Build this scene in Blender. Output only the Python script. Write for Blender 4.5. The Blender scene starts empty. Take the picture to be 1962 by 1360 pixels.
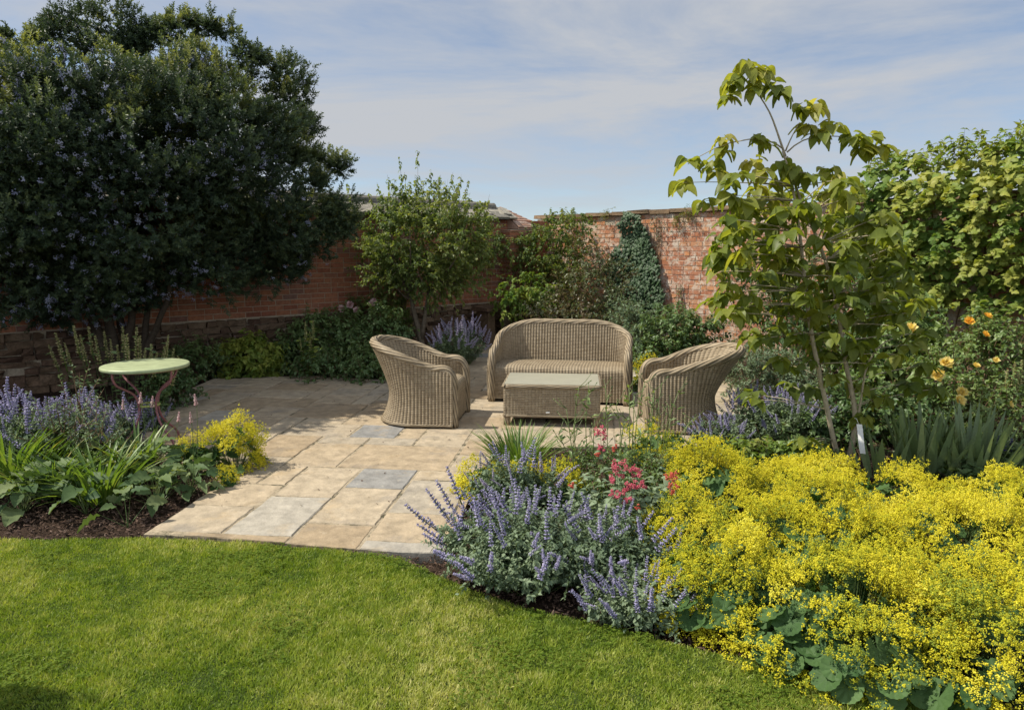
import bpy, math, numpy as np
from mathutils import Vector, Matrix

# ------------------------------------------------------------------ camera, sky, sun, exposure
C = bpy.context.scene
COL = C.collection
FPX, CAMH = 1330.0, 1.65                 # focal length in photo pixels, eye height
PITCH = math.atan(200.0 / FPX)
cam = bpy.data.cameras.new('camera')
cam.sensor_width = 36.0
cam.lens = 36.0 * FPX / 1962.0
cam.clip_start, cam.clip_end = 0.05, 2000.0
camo = bpy.data.objects.new('camera', cam)
COL.objects.link(camo)
camo.location = (0, 0, CAMH)
camo.rotation_euler = (math.pi / 2 - PITCH, 0, 0)
C.camera = camo

SUN_EL = math.radians(52)
SUN_AZ = math.atan2(-0.995, 0.03)         # from +Y towards +X
SDIR = Vector((math.sin(SUN_AZ) * math.cos(SUN_EL), math.cos(SUN_AZ) * math.cos(SUN_EL), math.sin(SUN_EL)))
sun = bpy.data.lights.new('sun', 'SUN')
sun.energy = 4.2
sun.angle = math.radians(0.55)
sun.color = (1.0, 0.93, 0.80)
suno = bpy.data.objects.new('sun', sun)
COL.objects.link(suno)
suno.location = (-10, 6, 15)
suno.rotation_euler = SDIR.to_track_quat('Z', 'Y').to_euler()

world = bpy.data.worlds.new('World')
C.world = world
world.use_nodes = True
wn, wl = world.node_tree.nodes, world.node_tree.links
wn.clear()
wo = wn.new('ShaderNodeOutputWorld')
bg = wn.new('ShaderNodeBackground')
bg.inputs['Strength'].default_value = 0.108
sky = wn.new('ShaderNodeTexSky')
sky.sky_type = 'NISHITA'
sky.sun_disc = False
sky.sun_elevation = SUN_EL
sky.sun_rotation = SUN_AZ
sky.air_density, sky.dust_density, sky.ozone_density = 1.0, 0.7, 2.5
sky.altitude = 2200
wtc = wn.new('ShaderNodeTexCoord')
wmp = wn.new('ShaderNodeMapping')
wmp.inputs['Rotation'].default_value = (0, 0.25, 0.3)
wmp.inputs['Scale'].default_value = (1.1, 1.6, 6.0)
wmp.inputs['Location'].default_value = (0.35, 0.1, 0.2)
wno = wn.new('ShaderNodeTexNoise')
wno.inputs['Scale'].default_value = 1.3
wno.inputs['Detail'].default_value = 7
wno.inputs['Roughness'].default_value = 0.62
wno.inputs['Distortion'].default_value = 0.35
wrp = wn.new('ShaderNodeValToRGB')
wrp.color_ramp.elements[0].position = 0.36
wrp.color_ramp.elements[0].color = (0.16, 0.16, 0.16, 1)
wrp.color_ramp.elements[1].position = 0.60
wrp.color_ramp.elements[1].color = (0.97, 0.97, 0.97, 1)
wmx = wn.new('ShaderNodeMixRGB')
wl.new(wtc.outputs['Generated'], wmp.inputs['Vector'])
wl.new(wmp.outputs['Vector'], wno.inputs['Vector'])
wl.new(wno.outputs['Fac'], wrp.inputs['Fac'])
wl.new(wrp.outputs['Color'], wmx.inputs['Fac'])
wdk = wn.new('ShaderNodeMixRGB'); wdk.blend_type = 'MULTIPLY'; wdk.inputs['Fac'].default_value = 1
wdk.inputs['Color2'].default_value = (0.82, 0.86, 0.85, 1)
wl.new(sky.outputs['Color'], wdk.inputs['Color1'])
wl.new(wdk.outputs['Color'], wmx.inputs['Color1'])
# added fill: cloud colour brightened behind the camera to lift shaded sides facing it
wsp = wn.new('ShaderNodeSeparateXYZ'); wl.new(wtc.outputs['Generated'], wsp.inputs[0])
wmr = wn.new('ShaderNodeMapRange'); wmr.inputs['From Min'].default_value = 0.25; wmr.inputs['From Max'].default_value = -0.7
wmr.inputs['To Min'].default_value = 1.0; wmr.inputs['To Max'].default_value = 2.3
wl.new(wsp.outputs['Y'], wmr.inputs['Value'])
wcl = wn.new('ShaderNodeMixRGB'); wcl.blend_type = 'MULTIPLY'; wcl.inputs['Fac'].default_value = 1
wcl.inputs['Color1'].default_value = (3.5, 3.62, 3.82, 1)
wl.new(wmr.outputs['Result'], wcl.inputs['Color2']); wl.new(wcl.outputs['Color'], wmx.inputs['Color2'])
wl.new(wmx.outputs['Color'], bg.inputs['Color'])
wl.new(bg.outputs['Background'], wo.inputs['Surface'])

C.view_settings.view_transform = 'Standard'
C.view_settings.look = 'None'
C.view_settings.exposure = 0.55
C.view_settings.gamma = 1.0
C.render.engine = 'CYCLES'
C.cycles.max_bounces = 7
C.cycles.diffuse_bounces = 5
C.cycles.glossy_bounces = 2
C.cycles.transmission_bounces = 4
C.cycles.transparent_max_bounces = 4
C.cycles.caustics_reflective = False
C.cycles.caustics_refractive = False
C.cycles.use_denoising = True

# ------------------------------------------------------------------ helpers
_s, _c = math.sin(PITCH), math.cos(PITCH)
def P(x, y, z=0.0):
    "world point on the level z seen at photo pixel x, y"
    u, v = (x - 981) / FPX, (680 - y) / FPX
    t = (z - CAMH) / (-_s + v * _c)
    return np.array((u * t, t * (_c + v * _s), z))
def D(x, y, Y):
    "world point at distance Y seen at photo pixel x, y"
    u, v = (x - 981) / FPX, (680 - y) / FPX
    t = Y / (_c + v * _s)
    return np.array((u * t, Y, CAMH + t * (-_s + v * _c)))

def nrm(a):
    a = np.asarray(a, float)
    return a / np.maximum(np.linalg.norm(a, axis=-1, keepdims=True), 1e-9)

def vnoise(p, freq=1.0, seed=0):
    p = np.asarray(p, float) * freq + seed * 17.31
    if p.shape[-1] == 2:
        p = np.concatenate([p, np.zeros(p.shape[:-1] + (1,))], -1)
    i = np.floor(p).astype(np.int64)
    f = p - i
    f = f * f * (3 - 2 * f)
    def h(a):
        n = (a[..., 0] * 374761393 + a[..., 1] * 668265263 + a[..., 2] * 1274126177 + seed * 9973) & 0x7fffffff
        n = ((n ^ (n >> 13)) * 1274126177) & 0x7fffffff
        n = n ^ (n >> 16)
        return (n & 0xffff) / 65535.0
    r = 0
    for dx in (0, 1):
        for dy in (0, 1):
            for dz in (0, 1):
                w = (f[..., 0] if dx else 1 - f[..., 0]) * (f[..., 1] if dy else 1 - f[..., 1]) * (f[..., 2] if dz else 1 - f[..., 2])
                r = r + w * h(i + np.array((dx, dy, dz)))
    return r

def frames(d, up):
    y = nrm(d)
    up = np.broadcast_to(np.asarray(up, float), y.shape)
    x = np.cross(y, up)
    bad = np.linalg.norm(x, axis=-1) < 1e-4
    x[bad] = (1, 0, 0)
    x = nrm(x)
    z = np.cross(x, y)
    return np.stack([x, y, z], -1)

class Tm:
    "leaf or flower template: y along it, z its upper face"
    def __init__(s, V, F, drnd=None, mat=None):
        s.V = np.asarray(V, float)
        s.L = np.array([i for f in F for i in f], np.int64)
        s.T = np.array([len(f) for f in F], np.int64)
        s.d = np.zeros(len(F)) if drnd is None else np.asarray(drnd, float)
        s.m = np.zeros(len(F), np.int64) if mat is None else np.asarray(mat, np.int64)

class Geo:
    def __init__(s):
        s.V, s.L, s.T, s.R, s.M, s.U, s.n = [], [], [], [], [], [], 0
    def raw(s, V, L, T, R=0.5, M=0, U=None):
        V = np.asarray(V, float).reshape(-1, 3)
        L, T = np.asarray(L, np.int64), np.asarray(T, np.int64)
        s.V.append(V); s.L.append(L + s.n); s.T.append(T)
        s.R.append(np.broadcast_to(np.asarray(R, float), T.shape))
        s.M.append(np.broadcast_to(np.asarray(M, np.int64), T.shape))
        s.U.append(np.zeros((len(L), 2)) if U is None else np.asarray(U, float))
        s.n += len(V)
    def faces(s, V, F, R=0.5, M=0):
        s.raw(V, [i for f in F for i in f], [len(f) for f in F], R, M)
    def inst(s, tm, pos, rot, sc, rnd=0.5, mat=None):
        pos = np.asarray(pos, float); N = len(pos)
        if N == 0: return
        sc = np.asarray(sc, float)
        if sc.ndim == 0: sc = np.full(N, float(sc))
        if sc.ndim == 1: sc = sc[:, None]
        tv = tm.V[None] * sc[:, None, :]
        V = pos[:, None, :] + np.einsum('nij,nmj->nmi', rot, tv)
        L = (tm.L[None] + (np.arange(N) * len(tm.V))[:, None]).ravel()
        rnd = np.broadcast_to(np.asarray(rnd, float), (N,))
        R = (rnd[:, None] + tm.d[None]).ravel()
        M = np.tile(tm.m, N) if mat is None else mat
        s.raw(V.reshape(-1, 3), L, np.tile(tm.T, N), np.clip(R, 0, 1), M)
    def tube(s, pts, rad, n=6, R=0.5, M=0, cap=True, lobes=0, lob=0.0):
        pts = np.asarray(pts, float); k = len(pts)
        rad = np.broadcast_to(np.asarray(rad, float), (k,))
        tan = nrm(np.gradient(pts, axis=0))
        nx = nrm(np.cross(tan[0], (0.31, 0.2, 0.93) if abs(tan[0][2]) < .8 else (1, 0.1, 0)))
        V, U = [], []
        ln = np.concatenate([[0], np.cumsum(np.linalg.norm(np.diff(pts, axis=0), axis=1))])
        a = np.arange(n) * 2 * math.pi / n
        for i in range(k):
            nx = nrm(nx - tan[i] * np.dot(nx, tan[i]))
            ny = np.cross(tan[i], nx)
            r = rad[i] * (1 + lob * np.abs(np.sin(a * lobes / 2)) if lobes else np.ones(n))
            V.append(pts[i] + (np.cos(a) * r)[:, None] * nx + (np.sin(a) * r)[:, None] * ny)
        V = np.concatenate(V)
        L, U = [], []
        for i in range(k - 1):
            for j in range(n):
                j2 = (j + 1) % n
                L += [i * n + j, i * n + j2, (i + 1) * n + j2, (i + 1) * n + j]
                U += [(ln[i], j / n), (ln[i], (j + 1) / n), (ln[i + 1], (j + 1) / n), (ln[i + 1], j / n)]
        T = [4] * ((k - 1) * n)
        if cap:
            L += list(range(n))[::-1] + list(range((k - 1) * n, k * n)); T += [n, n]
            U += [(0, 0)] * (2 * n)
        s.raw(V, L, T, R, M, U)
    def grid(s, V, U, R=0.5, M=0, flip=False):
        "V: (nu, nv, 3), U: (nu, nv, 2)"
        nu, nv = V.shape[:2]
        idx = np.arange(nu * nv).reshape(nu, nv)
        q = np.stack([idx[:-1, :-1], idx[1:, :-1], idx[1:, 1:], idx[:-1, 1:]], -1).reshape(-1, 4)
        if flip: q = q[:, ::-1]
        s.raw(V.reshape(-1, 3), q.ravel(), np.full(len(q), 4), R, M, U.reshape(-1, 2)[q.ravel()])
    def box(s, c, sz, rot=None, R=0.5, M=0, jit=None):
        x, y, z = np.asarray(sz) / 2
        V = np.array([(-x, -y, -z), (x, -y, -z), (x, y, -z), (-x, y, -z), (-x, -y, z), (x, -y, z), (x, y, z), (-x, y, z)])
        if jit is not None: V = V + jit
        if rot is not None: V = V @ np.asarray(rot).T
        s.faces(V + np.asarray(c), [(3, 2, 1, 0), (4, 5, 6, 7), (0, 1, 5, 4), (1, 2, 6, 5), (2, 3, 7, 6), (3, 0, 4, 7)], R, M)
    def obj(s, name, mats, parent=None, smooth=True, loc=None):
        me = bpy.data.meshes.new(name)
        if s.n:
            V = np.concatenate(s.V); L = np.concatenate(s.L); T = np.concatenate(s.T)
            if loc is not None: V = V - np.asarray(loc)
            me.vertices.add(len(V)); me.vertices.foreach_set('co', V.astype(np.float32).ravel())
            me.loops.add(len(L)); me.loops.foreach_set('vertex_index', L.astype(np.int32))
            me.polygons.add(len(T))
            st = np.concatenate([[0], np.cumsum(T)[:-1]])
            me.polygons.foreach_set('loop_start', st.astype(np.int32))
            me.polygons.foreach_set('material_index', np.concatenate(s.M).astype(np.int32))
            me.polygons.foreach_set('use_smooth', np.full(len(T), smooth))
            at = me.attributes.new('rnd', 'FLOAT', 'FACE')
            at.data.foreach_set('value', np.concatenate(s.R).astype(np.float32))
            uv = me.uv_layers.new(name='UVMap')
            uv.data.foreach_set('uv', np.concatenate(s.U).astype(np.float32).ravel())
            me.update(calc_edges=True)
            me.validate()
        for m in (mats if isinstance(mats, (list, tuple)) else [mats]):
            me.materials.append(m)
        o = bpy.data.objects.new(name, me)
        COL.objects.link(o)
        if parent is not None: o.parent = parent
        elif loc is not None: o.location = loc
        return o

def thing(name, label, cat, loc=(0, 0, 0), rz=0.0, group=None):
    o = bpy.data.objects.new(name, None)
    o.empty_display_size = 0.1
    COL.objects.link(o)
    o.location = [float(v) for v in loc]; o.rotation_euler = (0, 0, rz)
    o['label'] = label; o['category'] = cat
    if group: o['group'] = group
    return o
def tag(o, label, cat, group=None):
    o['label'] = label; o['category'] = cat
    if group: o['group'] = group
    return o
def kind(o, k):
    o['kind'] = k
    return o
def copy_part(o, parent, mtx):
    c = o.copy(); COL.objects.link(c); c.parent = parent
    c.matrix_local = mtx
    return c
def mtx(pos, rot, sc):
    M = Matrix.Identity(4)
    for i in range(3):
        for j in range(3): M[i][j] = float(rot[i][j] * sc)
        M[i][3] = float(pos[i])
    return M

# ------------------------------------------------------------------ materials
def new_mat(name):
    m = bpy.data.materials.new(name); m.use_nodes = True
    nt = m.node_tree; nt.nodes.clear()
    return m, nt.nodes, nt.links
def ramp(nodes, cols, pos=None, interp='LINEAR'):
    r = nodes.new('ShaderNodeValToRGB'); cr = r.color_ramp; cr.interpolation = interp
    pos = pos or [i / max(1, len(cols) - 1) for i in range(len(cols))]
    while len(cr.elements) < len(cols): cr.elements.new(0.5)
    for e, p, c in zip(cr.elements, pos, cols):
        e.position = p; e.color = (c[0], c[1], c[2], 1)
    return r
def leaf_mat(name, cols, trans=0.36, rough=0.42, spec=0.4, tint=(1.25, 1.2, 0.45)):
    m, n, l = new_mat(name)
    at = n.new('ShaderNodeAttribute'); at.attribute_name = 'rnd'
    cols = [[min(.82, v * 1.25) for v in c_] for c_ in cols] if max(c_[0] for c_ in cols) < .5 else cols
    r = ramp(n, cols)
    l.new(at.outputs['Fac'], r.inputs['Fac'])
    no = n.new('ShaderNodeTexNoise'); no.inputs['Scale'].default_value = 55; no.inputs['Detail'].default_value = 2
    tc = n.new('ShaderNodeTexCoord'); l.new(tc.outputs['Object'], no.inputs['Vector'])
    mr = n.new('ShaderNodeMapRange'); mr.inputs['To Min'].default_value = 0.72; mr.inputs['To Max'].default_value = 1.28
    l.new(no.outputs['Fac'], mr.inputs['Value'])
    mu = n.new('ShaderNodeMixRGB'); mu.blend_type = 'MULTIPLY'; mu.inputs['Fac'].default_value = 1
    l.new(r.outputs['Color'], mu.inputs['Color1']); l.new(mr.outputs['Result'], mu.inputs['Color2'])
    b = n.new('ShaderNodeBsdfPrincipled'); b.inputs['Roughness'].default_value = rough
    b.inputs['Specular IOR Level'].default_value = spec
    l.new(mu.outputs['Color'], b.inputs['Base Color'])
    t = n.new('ShaderNodeBsdfTranslucent')
    mt = n.new('ShaderNodeMixRGB'); mt.blend_type = 'MULTIPLY'; mt.inputs['Fac'].default_value = 1
    mt.inputs['Color2'].default_value = (tint[0] * 1.3, tint[1] * 1.3, tint[2] * 1.3, 1)
    l.new(mu.outputs['Color'], mt.inputs['Color1']); l.new(mt.outputs['Color'], t.inputs['Color'])
    mx = n.new('ShaderNodeMixShader'); mx.inputs['Fac'].default_value = trans
    o = n.new('ShaderNodeOutputMaterial')
    l.new(b.outputs[0], mx.inputs[1]); l.new(t.outputs[0], mx.inputs[2]); l.new(mx.outputs[0], o.inputs['Surface'])
    return m
def rough_mat(name, cols, scale=30, rough=0.85, bump=0.3, bscale=None, spec=0.25, amp=(0.7, 1.3), dist=0.01, pos=None, stain=None):
    "attribute-driven colour with mottling and bump"
    m, n, l = new_mat(name)
    at = n.new('ShaderNodeAttribute'); at.attribute_name = 'rnd'
    r = ramp(n, cols, pos); l.new(at.outputs['Fac'], r.inputs['Fac'])
    tc = n.new('ShaderNodeTexCoord')
    no = n.new('ShaderNodeTexNoise'); no.inputs['Scale'].default_value = scale; no.inputs['Detail'].default_value = 8; no.inputs['Roughness'].default_value = 0.65
    l.new(tc.outputs['Object'], no.inputs['Vector'])
    mr = n.new('ShaderNodeMapRange'); mr.inputs['From Min'].default_value = 0.25; mr.inputs['From Max'].default_value = 0.75
    mr.inputs['To Min'].default_value = amp[0]; mr.inputs['To Max'].default_value = amp[1]
    l.new(no.outputs['Fac'], mr.inputs['Value'])
    mu = n.new('ShaderNodeMixRGB'); mu.blend_type = 'MULTIPLY'; mu.inputs['Fac'].default_value = 1
    l.new(r.outputs['Color'], mu.inputs['Color1']); l.new(mr.outputs['Result'], mu.inputs['Color2'])
    last = mu.outputs['Color']
    for (col, sc, lo, hi, fac) in (stain or []):
        n2 = n.new('ShaderNodeTexNoise'); n2.inputs['Scale'].default_value = sc; n2.inputs['Detail'].default_value = 6; n2.inputs['Roughness'].default_value = 0.7
        l.new(tc.outputs['Object'], n2.inputs['Vector'])
        m2 = n.new('ShaderNodeMapRange'); m2.inputs['From Min'].default_value = lo; m2.inputs['From Max'].default_value = hi
        m2.inputs['To Max'].default_value = fac
        l.new(n2.outputs['Fac'], m2.inputs['Value'])
        mx = n.new('ShaderNodeMixRGB'); mx.inputs['Color2'].default_value = (*col, 1)
        l.new(m2.outputs['Result'], mx.inputs['Fac']); l.new(last, mx.inputs['Color1']); last = mx.outputs['Color']
    b = n.new('ShaderNodeBsdfPrincipled'); b.inputs['Roughness'].default_value = rough; b.inputs['Specular IOR Level'].default_value = spec
    l.new(last, b.inputs['Base Color'])
    nb = n.new('ShaderNodeTexNoise'); nb.inputs['Scale'].default_value = bscale or scale * 2; nb.inputs['Detail'].default_value = 6
    l.new(tc.outputs['Object'], nb.inputs['Vector'])
    bp = n.new('ShaderNodeBump'); bp.inputs['Strength'].default_value = bump; bp.inputs['Distance'].default_value = dist
    l.new(nb.outputs['Fac'], bp.inputs['Height']); l.new(bp.outputs['Normal'], b.inputs['Normal'])
    o = n.new('ShaderNodeOutputMaterial'); l.new(b.outputs[0], o.inputs['Surface'])
    return m
def wicker_mat(name, per_u, per_v, cols, dist=0.006, rim=False):
    m, n, l = new_mat(name)
    uv = n.new('ShaderNodeUVMap'); uv.uv_map = 'UVMap'
    sp = n.new('ShaderNodeSeparateXYZ'); l.new(uv.outputs['UV'], sp.inputs[0])
    def M(op, a, b=None):
        k = n.new('ShaderNodeMath'); k.operation = op
        for i, v in enumerate((a, b)):
            if v is None: continue
            if isinstance(v, (int, float)): k.inputs[i].default_value = v
            else: l.new(v, k.inputs[i])
        return k.outputs[0]
    u, v = M('DIVIDE', sp.outputs[0], per_u), M('DIVIDE', sp.outputs[1], per_v)
    if rim:                                        # twisted strands running along the roll
        w = M('ADD', M('MULTIPLY', sp.outputs[1], 8.0), M('MULTIPLY', sp.outputs[0], 7.0))
        hgt = M('ABSOLUTE', M('SINE', M('MULTIPLY', w, math.pi)))
        cell_v, cell_u = M('FLOOR', w), M('FLOOR', M('DIVIDE', sp.outputs[0], 0.05))
    else:
        cell_v = M('FLOOR', v); cell_u = M('FLOOR', u)
        row = M('ABSOLUTE', M('SINE', M('MULTIPLY', v, math.pi)))
        alt = M('ABSOLUTE', M('SINE', M('MULTIPLY', u, math.pi)))
        hgt = M('MULTIPLY', M('POWER', row, 0.6), M('ADD', M('MULTIPLY', M('POWER', alt, 0.5), 0.65), 0.35))
    cb = n.new('ShaderNodeCombineXYZ'); l.new(cell_u, cb.inputs[0]); l.new(cell_v, cb.inputs[1])
    wn_ = n.new('ShaderNodeTexWhiteNoise'); l.new(cb.outputs[0], wn_.inputs['Vector'])
    tc = n.new('ShaderNodeTexCoord')
    no = n.new('ShaderNodeTexNoise'); no.inputs['Scale'].default_value = 7; no.inputs['Detail'].default_value = 5; l.new(tc.outputs['Object'], no.inputs['Vector'])
    f = M('ADD', M('MULTIPLY', wn_.outputs['Value'], 0.3), M('MULTIPLY', no.outputs['Fac'], 0.6))
    r = ramp(n, cols); l.new(f, r.inputs['Fac'])
    gap = n.new('ShaderNodeMapRange'); gap.inputs['From Min'].default_value = 0.0; gap.inputs['From Max'].default_value = 0.55  # shade between strands painted in: colour darkens where the weave dips
    gap.inputs['To Min'].default_value = 0.12; gap.inputs['To Max'].default_value = 1.0; l.new(hgt, gap.inputs['Value'])
    mu = n.new('ShaderNodeMixRGB'); mu.blend_type = 'MULTIPLY'; mu.inputs['Fac'].default_value = 1
    l.new(r.outputs['Color'], mu.inputs['Color1']); l.new(gap.outputs['Result'], mu.inputs['Color2'])
    b = n.new('ShaderNodeBsdfPrincipled'); b.inputs['Roughness'].default_value = 0.6; b.inputs['Specular IOR Level'].default_value = 0.3
    l.new(mu.outputs['Color'], b.inputs['Base Color'])
    bp = n.new('ShaderNodeBump'); bp.inputs['Strength'].default_value = 0.8; bp.inputs['Distance'].default_value = dist
    l.new(hgt, bp.inputs['Height']); l.new(bp.outputs['Normal'], b.inputs['Normal'])
    o = n.new('ShaderNodeOutputMaterial'); l.new(b.outputs[0], o.inputs['Surface'])
    return m
def plain_mat(name, col, rough=0.5, spec=0.4, metal=0.0, mott=0.15, scale=40):
    m, n, l = new_mat(name)
    tc = n.new('ShaderNodeTexCoord'); no = n.new('ShaderNodeTexNoise'); no.inputs['Scale'].default_value = scale; no.inputs['Detail'].default_value = 6
    l.new(tc.outputs['Object'], no.inputs['Vector'])
    r = ramp(n, [[c * (1 - mott * 2) for c in col], [min(1, c * (1 + mott)) for c in col]], [0.3, 0.7]); l.new(no.outputs['Fac'], r.inputs['Fac'])
    b = n.new('ShaderNodeBsdfPrincipled'); b.inputs['Roughness'].default_value = rough; b.inputs['Specular IOR Level'].default_value = spec; b.inputs['Metallic'].default_value = metal
    l.new(r.outputs['Color'], b.inputs['Base Color'])
    o = n.new('ShaderNodeOutputMaterial'); l.new(b.outputs[0], o.inputs['Surface'])
    return m

M_soil = rough_mat('soil', [(0.035, 0.022, 0.016), (0.06, 0.04, 0.028)], 60, 0.95, 1.0, 90, 0.1, (0.5, 1.5), 0.02)
M_mulch = rough_mat('mulch_chips', [(0.03, 0.018, 0.012), (0.09, 0.055, 0.038), (0.16, 0.11, 0.085)], 90, 0.9, 0.3)
M_lawn = rough_mat('lawn_base', [(0.035, 0.05, 0.012), (0.05, 0.075, 0.016)], 25, 0.95, 0.6, 120, 0.1)
M_grass = leaf_mat('grass_blade', [(0.07, 0.12, 0.014), (0.155, 0.215, 0.024), (0.25, 0.285, 0.046), (0.42, 0.40, 0.16)], 0.35, 0.5, 0.3, (1.1, 1.15, 0.4))
M_clover = leaf_mat('clover_leaf', [(0.045, 0.085, 0.010), (0.085, 0.13, 0.014), (0.14, 0.18, 0.03)], 0.3, 0.6, 0.1)
M_slab = rough_mat('sandstone', [(0.29, 0.22, 0.14), (0.355, 0.275, 0.18), (0.41, 0.335, 0.235), (0.34, 0.285, 0.21), (0.37, 0.335, 0.275), (0.235, 0.23, 0.22)], 9, 0.8, 0.6, 22, 0.25, (0.62, 1.25), 0.016,
                   stain=[((0.17, 0.16, 0.15), 2.2, 0.56, 0.72, 0.55), ((0.40, 0.28, 0.14), 3.1, 0.56, 0.72, 0.4), ((0.55, 0.48, 0.36), 14, 0.6, 0.75, 0.5)])
M_joint = rough_mat('paving_joint', [(0.30, 0.245, 0.165), (0.42, 0.35, 0.25)], 12, 0.95, 0.6, 60, 0.2, (0.35, 1.35), 0.01, stain=[((0.05, 0.05, 0.03), 5, .50, .60, .9)])
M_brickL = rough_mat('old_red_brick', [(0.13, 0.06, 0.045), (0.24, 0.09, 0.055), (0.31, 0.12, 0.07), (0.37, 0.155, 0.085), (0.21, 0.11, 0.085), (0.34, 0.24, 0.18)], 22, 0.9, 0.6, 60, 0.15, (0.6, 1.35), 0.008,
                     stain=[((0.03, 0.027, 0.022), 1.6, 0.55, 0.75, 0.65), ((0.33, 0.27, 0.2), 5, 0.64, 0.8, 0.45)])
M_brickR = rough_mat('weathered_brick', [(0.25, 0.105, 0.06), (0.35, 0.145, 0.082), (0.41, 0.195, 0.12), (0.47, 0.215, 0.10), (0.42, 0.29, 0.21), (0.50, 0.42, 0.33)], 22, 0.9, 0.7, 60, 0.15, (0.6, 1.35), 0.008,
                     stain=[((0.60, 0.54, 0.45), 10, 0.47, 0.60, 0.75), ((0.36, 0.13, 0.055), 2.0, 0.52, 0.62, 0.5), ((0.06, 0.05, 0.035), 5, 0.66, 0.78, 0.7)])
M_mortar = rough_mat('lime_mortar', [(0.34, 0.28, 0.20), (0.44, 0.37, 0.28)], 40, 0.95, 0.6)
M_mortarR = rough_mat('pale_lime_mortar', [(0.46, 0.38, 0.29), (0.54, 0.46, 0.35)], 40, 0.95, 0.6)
M_rubble = rough_mat('rubble_stone', [(0.10, 0.06, 0.042), (0.15, 0.098, 0.064), (0.20, 0.14, 0.092)], 14, 0.92, 0.9, 30, 0.15, (0.55, 1.35), 0.02)
M_slate = rough_mat('stone_slate', [(0.16, 0.15, 0.13), (0.26, 0.24, 0.20), (0.36, 0.33, 0.27)], 18, 0.9, 0.7, 40, 0.2, (0.55, 1.3), 0.01,
                    stain=[((0.40, 0.38, 0.28), 9, 0.58, 0.7, 0.6), ((0.07, 0.07, 0.055), 4, 0.58, 0.75, 0.6)])
M_tile = rough_mat('clay_tile', [(0.34, 0.19, 0.13), (0.42, 0.27, 0.20), (0.47, 0.35, 0.28)], 25, 0.85, 0.5, 60, 0.2)
M_cope = rough_mat('coping_stone', [(0.17, 0.115, 0.07), (0.25, 0.175, 0.11)], 15, 0.92, 0.8, 40, 0.15, (0.6, 1.35), 0.01,
                   stain=[((0.14, 0.15, 0.09), 6, 0.58, 0.7, 0.6)])
WC = [(0.17, 0.13, 0.08), (0.27, 0.21, 0.135), (0.36, 0.29, 0.195), (0.46, 0.39, 0.28)]
M_wick = wicker_mat('woven_wicker', 0.033, 0.0165, WC)
M_rim = wicker_mat('braided_wicker', 0.033, 0.0165, WC, 0.008, True)
M_dark = plain_mat('dark_underside', (0.03, 0.025, 0.02), 0.9)
M_glass = plain_mat('frosted_glass', (0.34, 0.325, 0.245), 0.32, 0.6, 0, 0.04, 9)
M_ttop = plain_mat('pale_green_enamel', (0.37, 0.42, 0.24), 0.42, 0.45, 0, 0.10, 16)
def worn(m):
    n, l = m.node_tree.nodes, m.node_tree.links
    b = [k for k in n if k.type == 'BSDF_PRINCIPLED'][0]; src = b.inputs['Base Color'].links[0].from_socket
    tc = n.new('ShaderNodeTexCoord'); no = n.new('ShaderNodeTexNoise'); no.inputs['Scale'].default_value = 23; no.inputs['Detail'].default_value = 9; no.inputs['Roughness'].default_value = 0.75
    l.new(tc.outputs['Object'], no.inputs['Vector'])
    mr = n.new('ShaderNodeMapRange'); mr.inputs['From Min'].default_value = 0.60; mr.inputs['From Max'].default_value = 0.68
    l.new(no.outputs['Fac'], mr.inputs['Value'])
    mx = n.new('ShaderNodeMixRGB'); mx.inputs['Color2'].default_value = (0.16, 0.11, 0.06, 1)
    l.new(mr.outputs['Result'], mx.inputs['Fac']); l.new(src, mx.inputs['Color1']); l.new(mx.outputs['Color'], b.inputs['Base Color'])
    return m
worn(M_ttop)
M_tleg = plain_mat('dusty_pink_iron', (0.30, 0.125, 0.13), 0.5, 0.4, 0, 0.2, 60)
M_tring = plain_mat('lime_green_iron', (0.38, 0.42, 0.12), 0.5, 0.4, 0, 0.2, 60)
M_white = plain_mat('white_tag', (0.8, 0.8, 0.78), 0.6, 0.3, 0, 0.05)
M_bark = rough_mat('grey_bark', [(0.14, 0.11, 0.08), (0.22, 0.18, 0.13)], 35, 0.9, 0.8, 80, 0.15, (0.55, 1.3), 0.006)
M_darkbark = rough_mat('dark_bark', [(0.05, 0.04, 0.03), (0.09, 0.07, 0.05)], 35, 0.95, 0.8, 80, 0.1, (0.55, 1.3), 0.006)
M_bark2 = rough_mat('dogwood_bark', [(0.32, 0.27, 0.18), (0.42, 0.36, 0.25)], 35, 0.8, 0.5, 80, 0.25, (0.65, 1.25), 0.004)
M_twig = plain_mat('brown_twig', (0.16, 0.10, 0.06), 0.8, 0.2)
M_stem = leaf_mat('green_stem', [(0.06, 0.10, 0.03), (0.13, 0.165, 0.06)], 0.1)
M_ceano = leaf_mat('ceanothus_leaf', [(0.020, 0.036, 0.022), (0.038, 0.062, 0.034), (0.085, 0.115, 0.05), (0.22, 0.24, 0.085)], 0.25, 0.5, 0.3)
M_ceblue = leaf_mat('ceanothus_flower', [(0.17, 0.19, 0.27), (0.25, 0.27, 0.37), (0.36, 0.38, 0.48)], 0.25, 0.7, 0.2, (1, 1, 1))
M_small = leaf_mat('small_tree_leaf', [(0.055, 0.085, 0.026), (0.10, 0.145, 0.042), (0.17, 0.20, 0.06), (0.25, 0.25, 0.075)], 0.42, 0.45, 0.3)
M_dog = leaf_mat('dogwood_leaf', [(0.085, 0.12, 0.024), (0.145, 0.178, 0.032), (0.215, 0.23, 0.044), (0.31, 0.285, 0.08)], 0.5, 0.45, 0.3)
M_creep = leaf_mat('creeper_leaf', [(0.06, 0.115, 0.026), (0.11, 0.175, 0.036), (0.19, 0.225, 0.045), (0.27, 0.275, 0.06)], 0.36, 0.5, 0.22)
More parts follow.
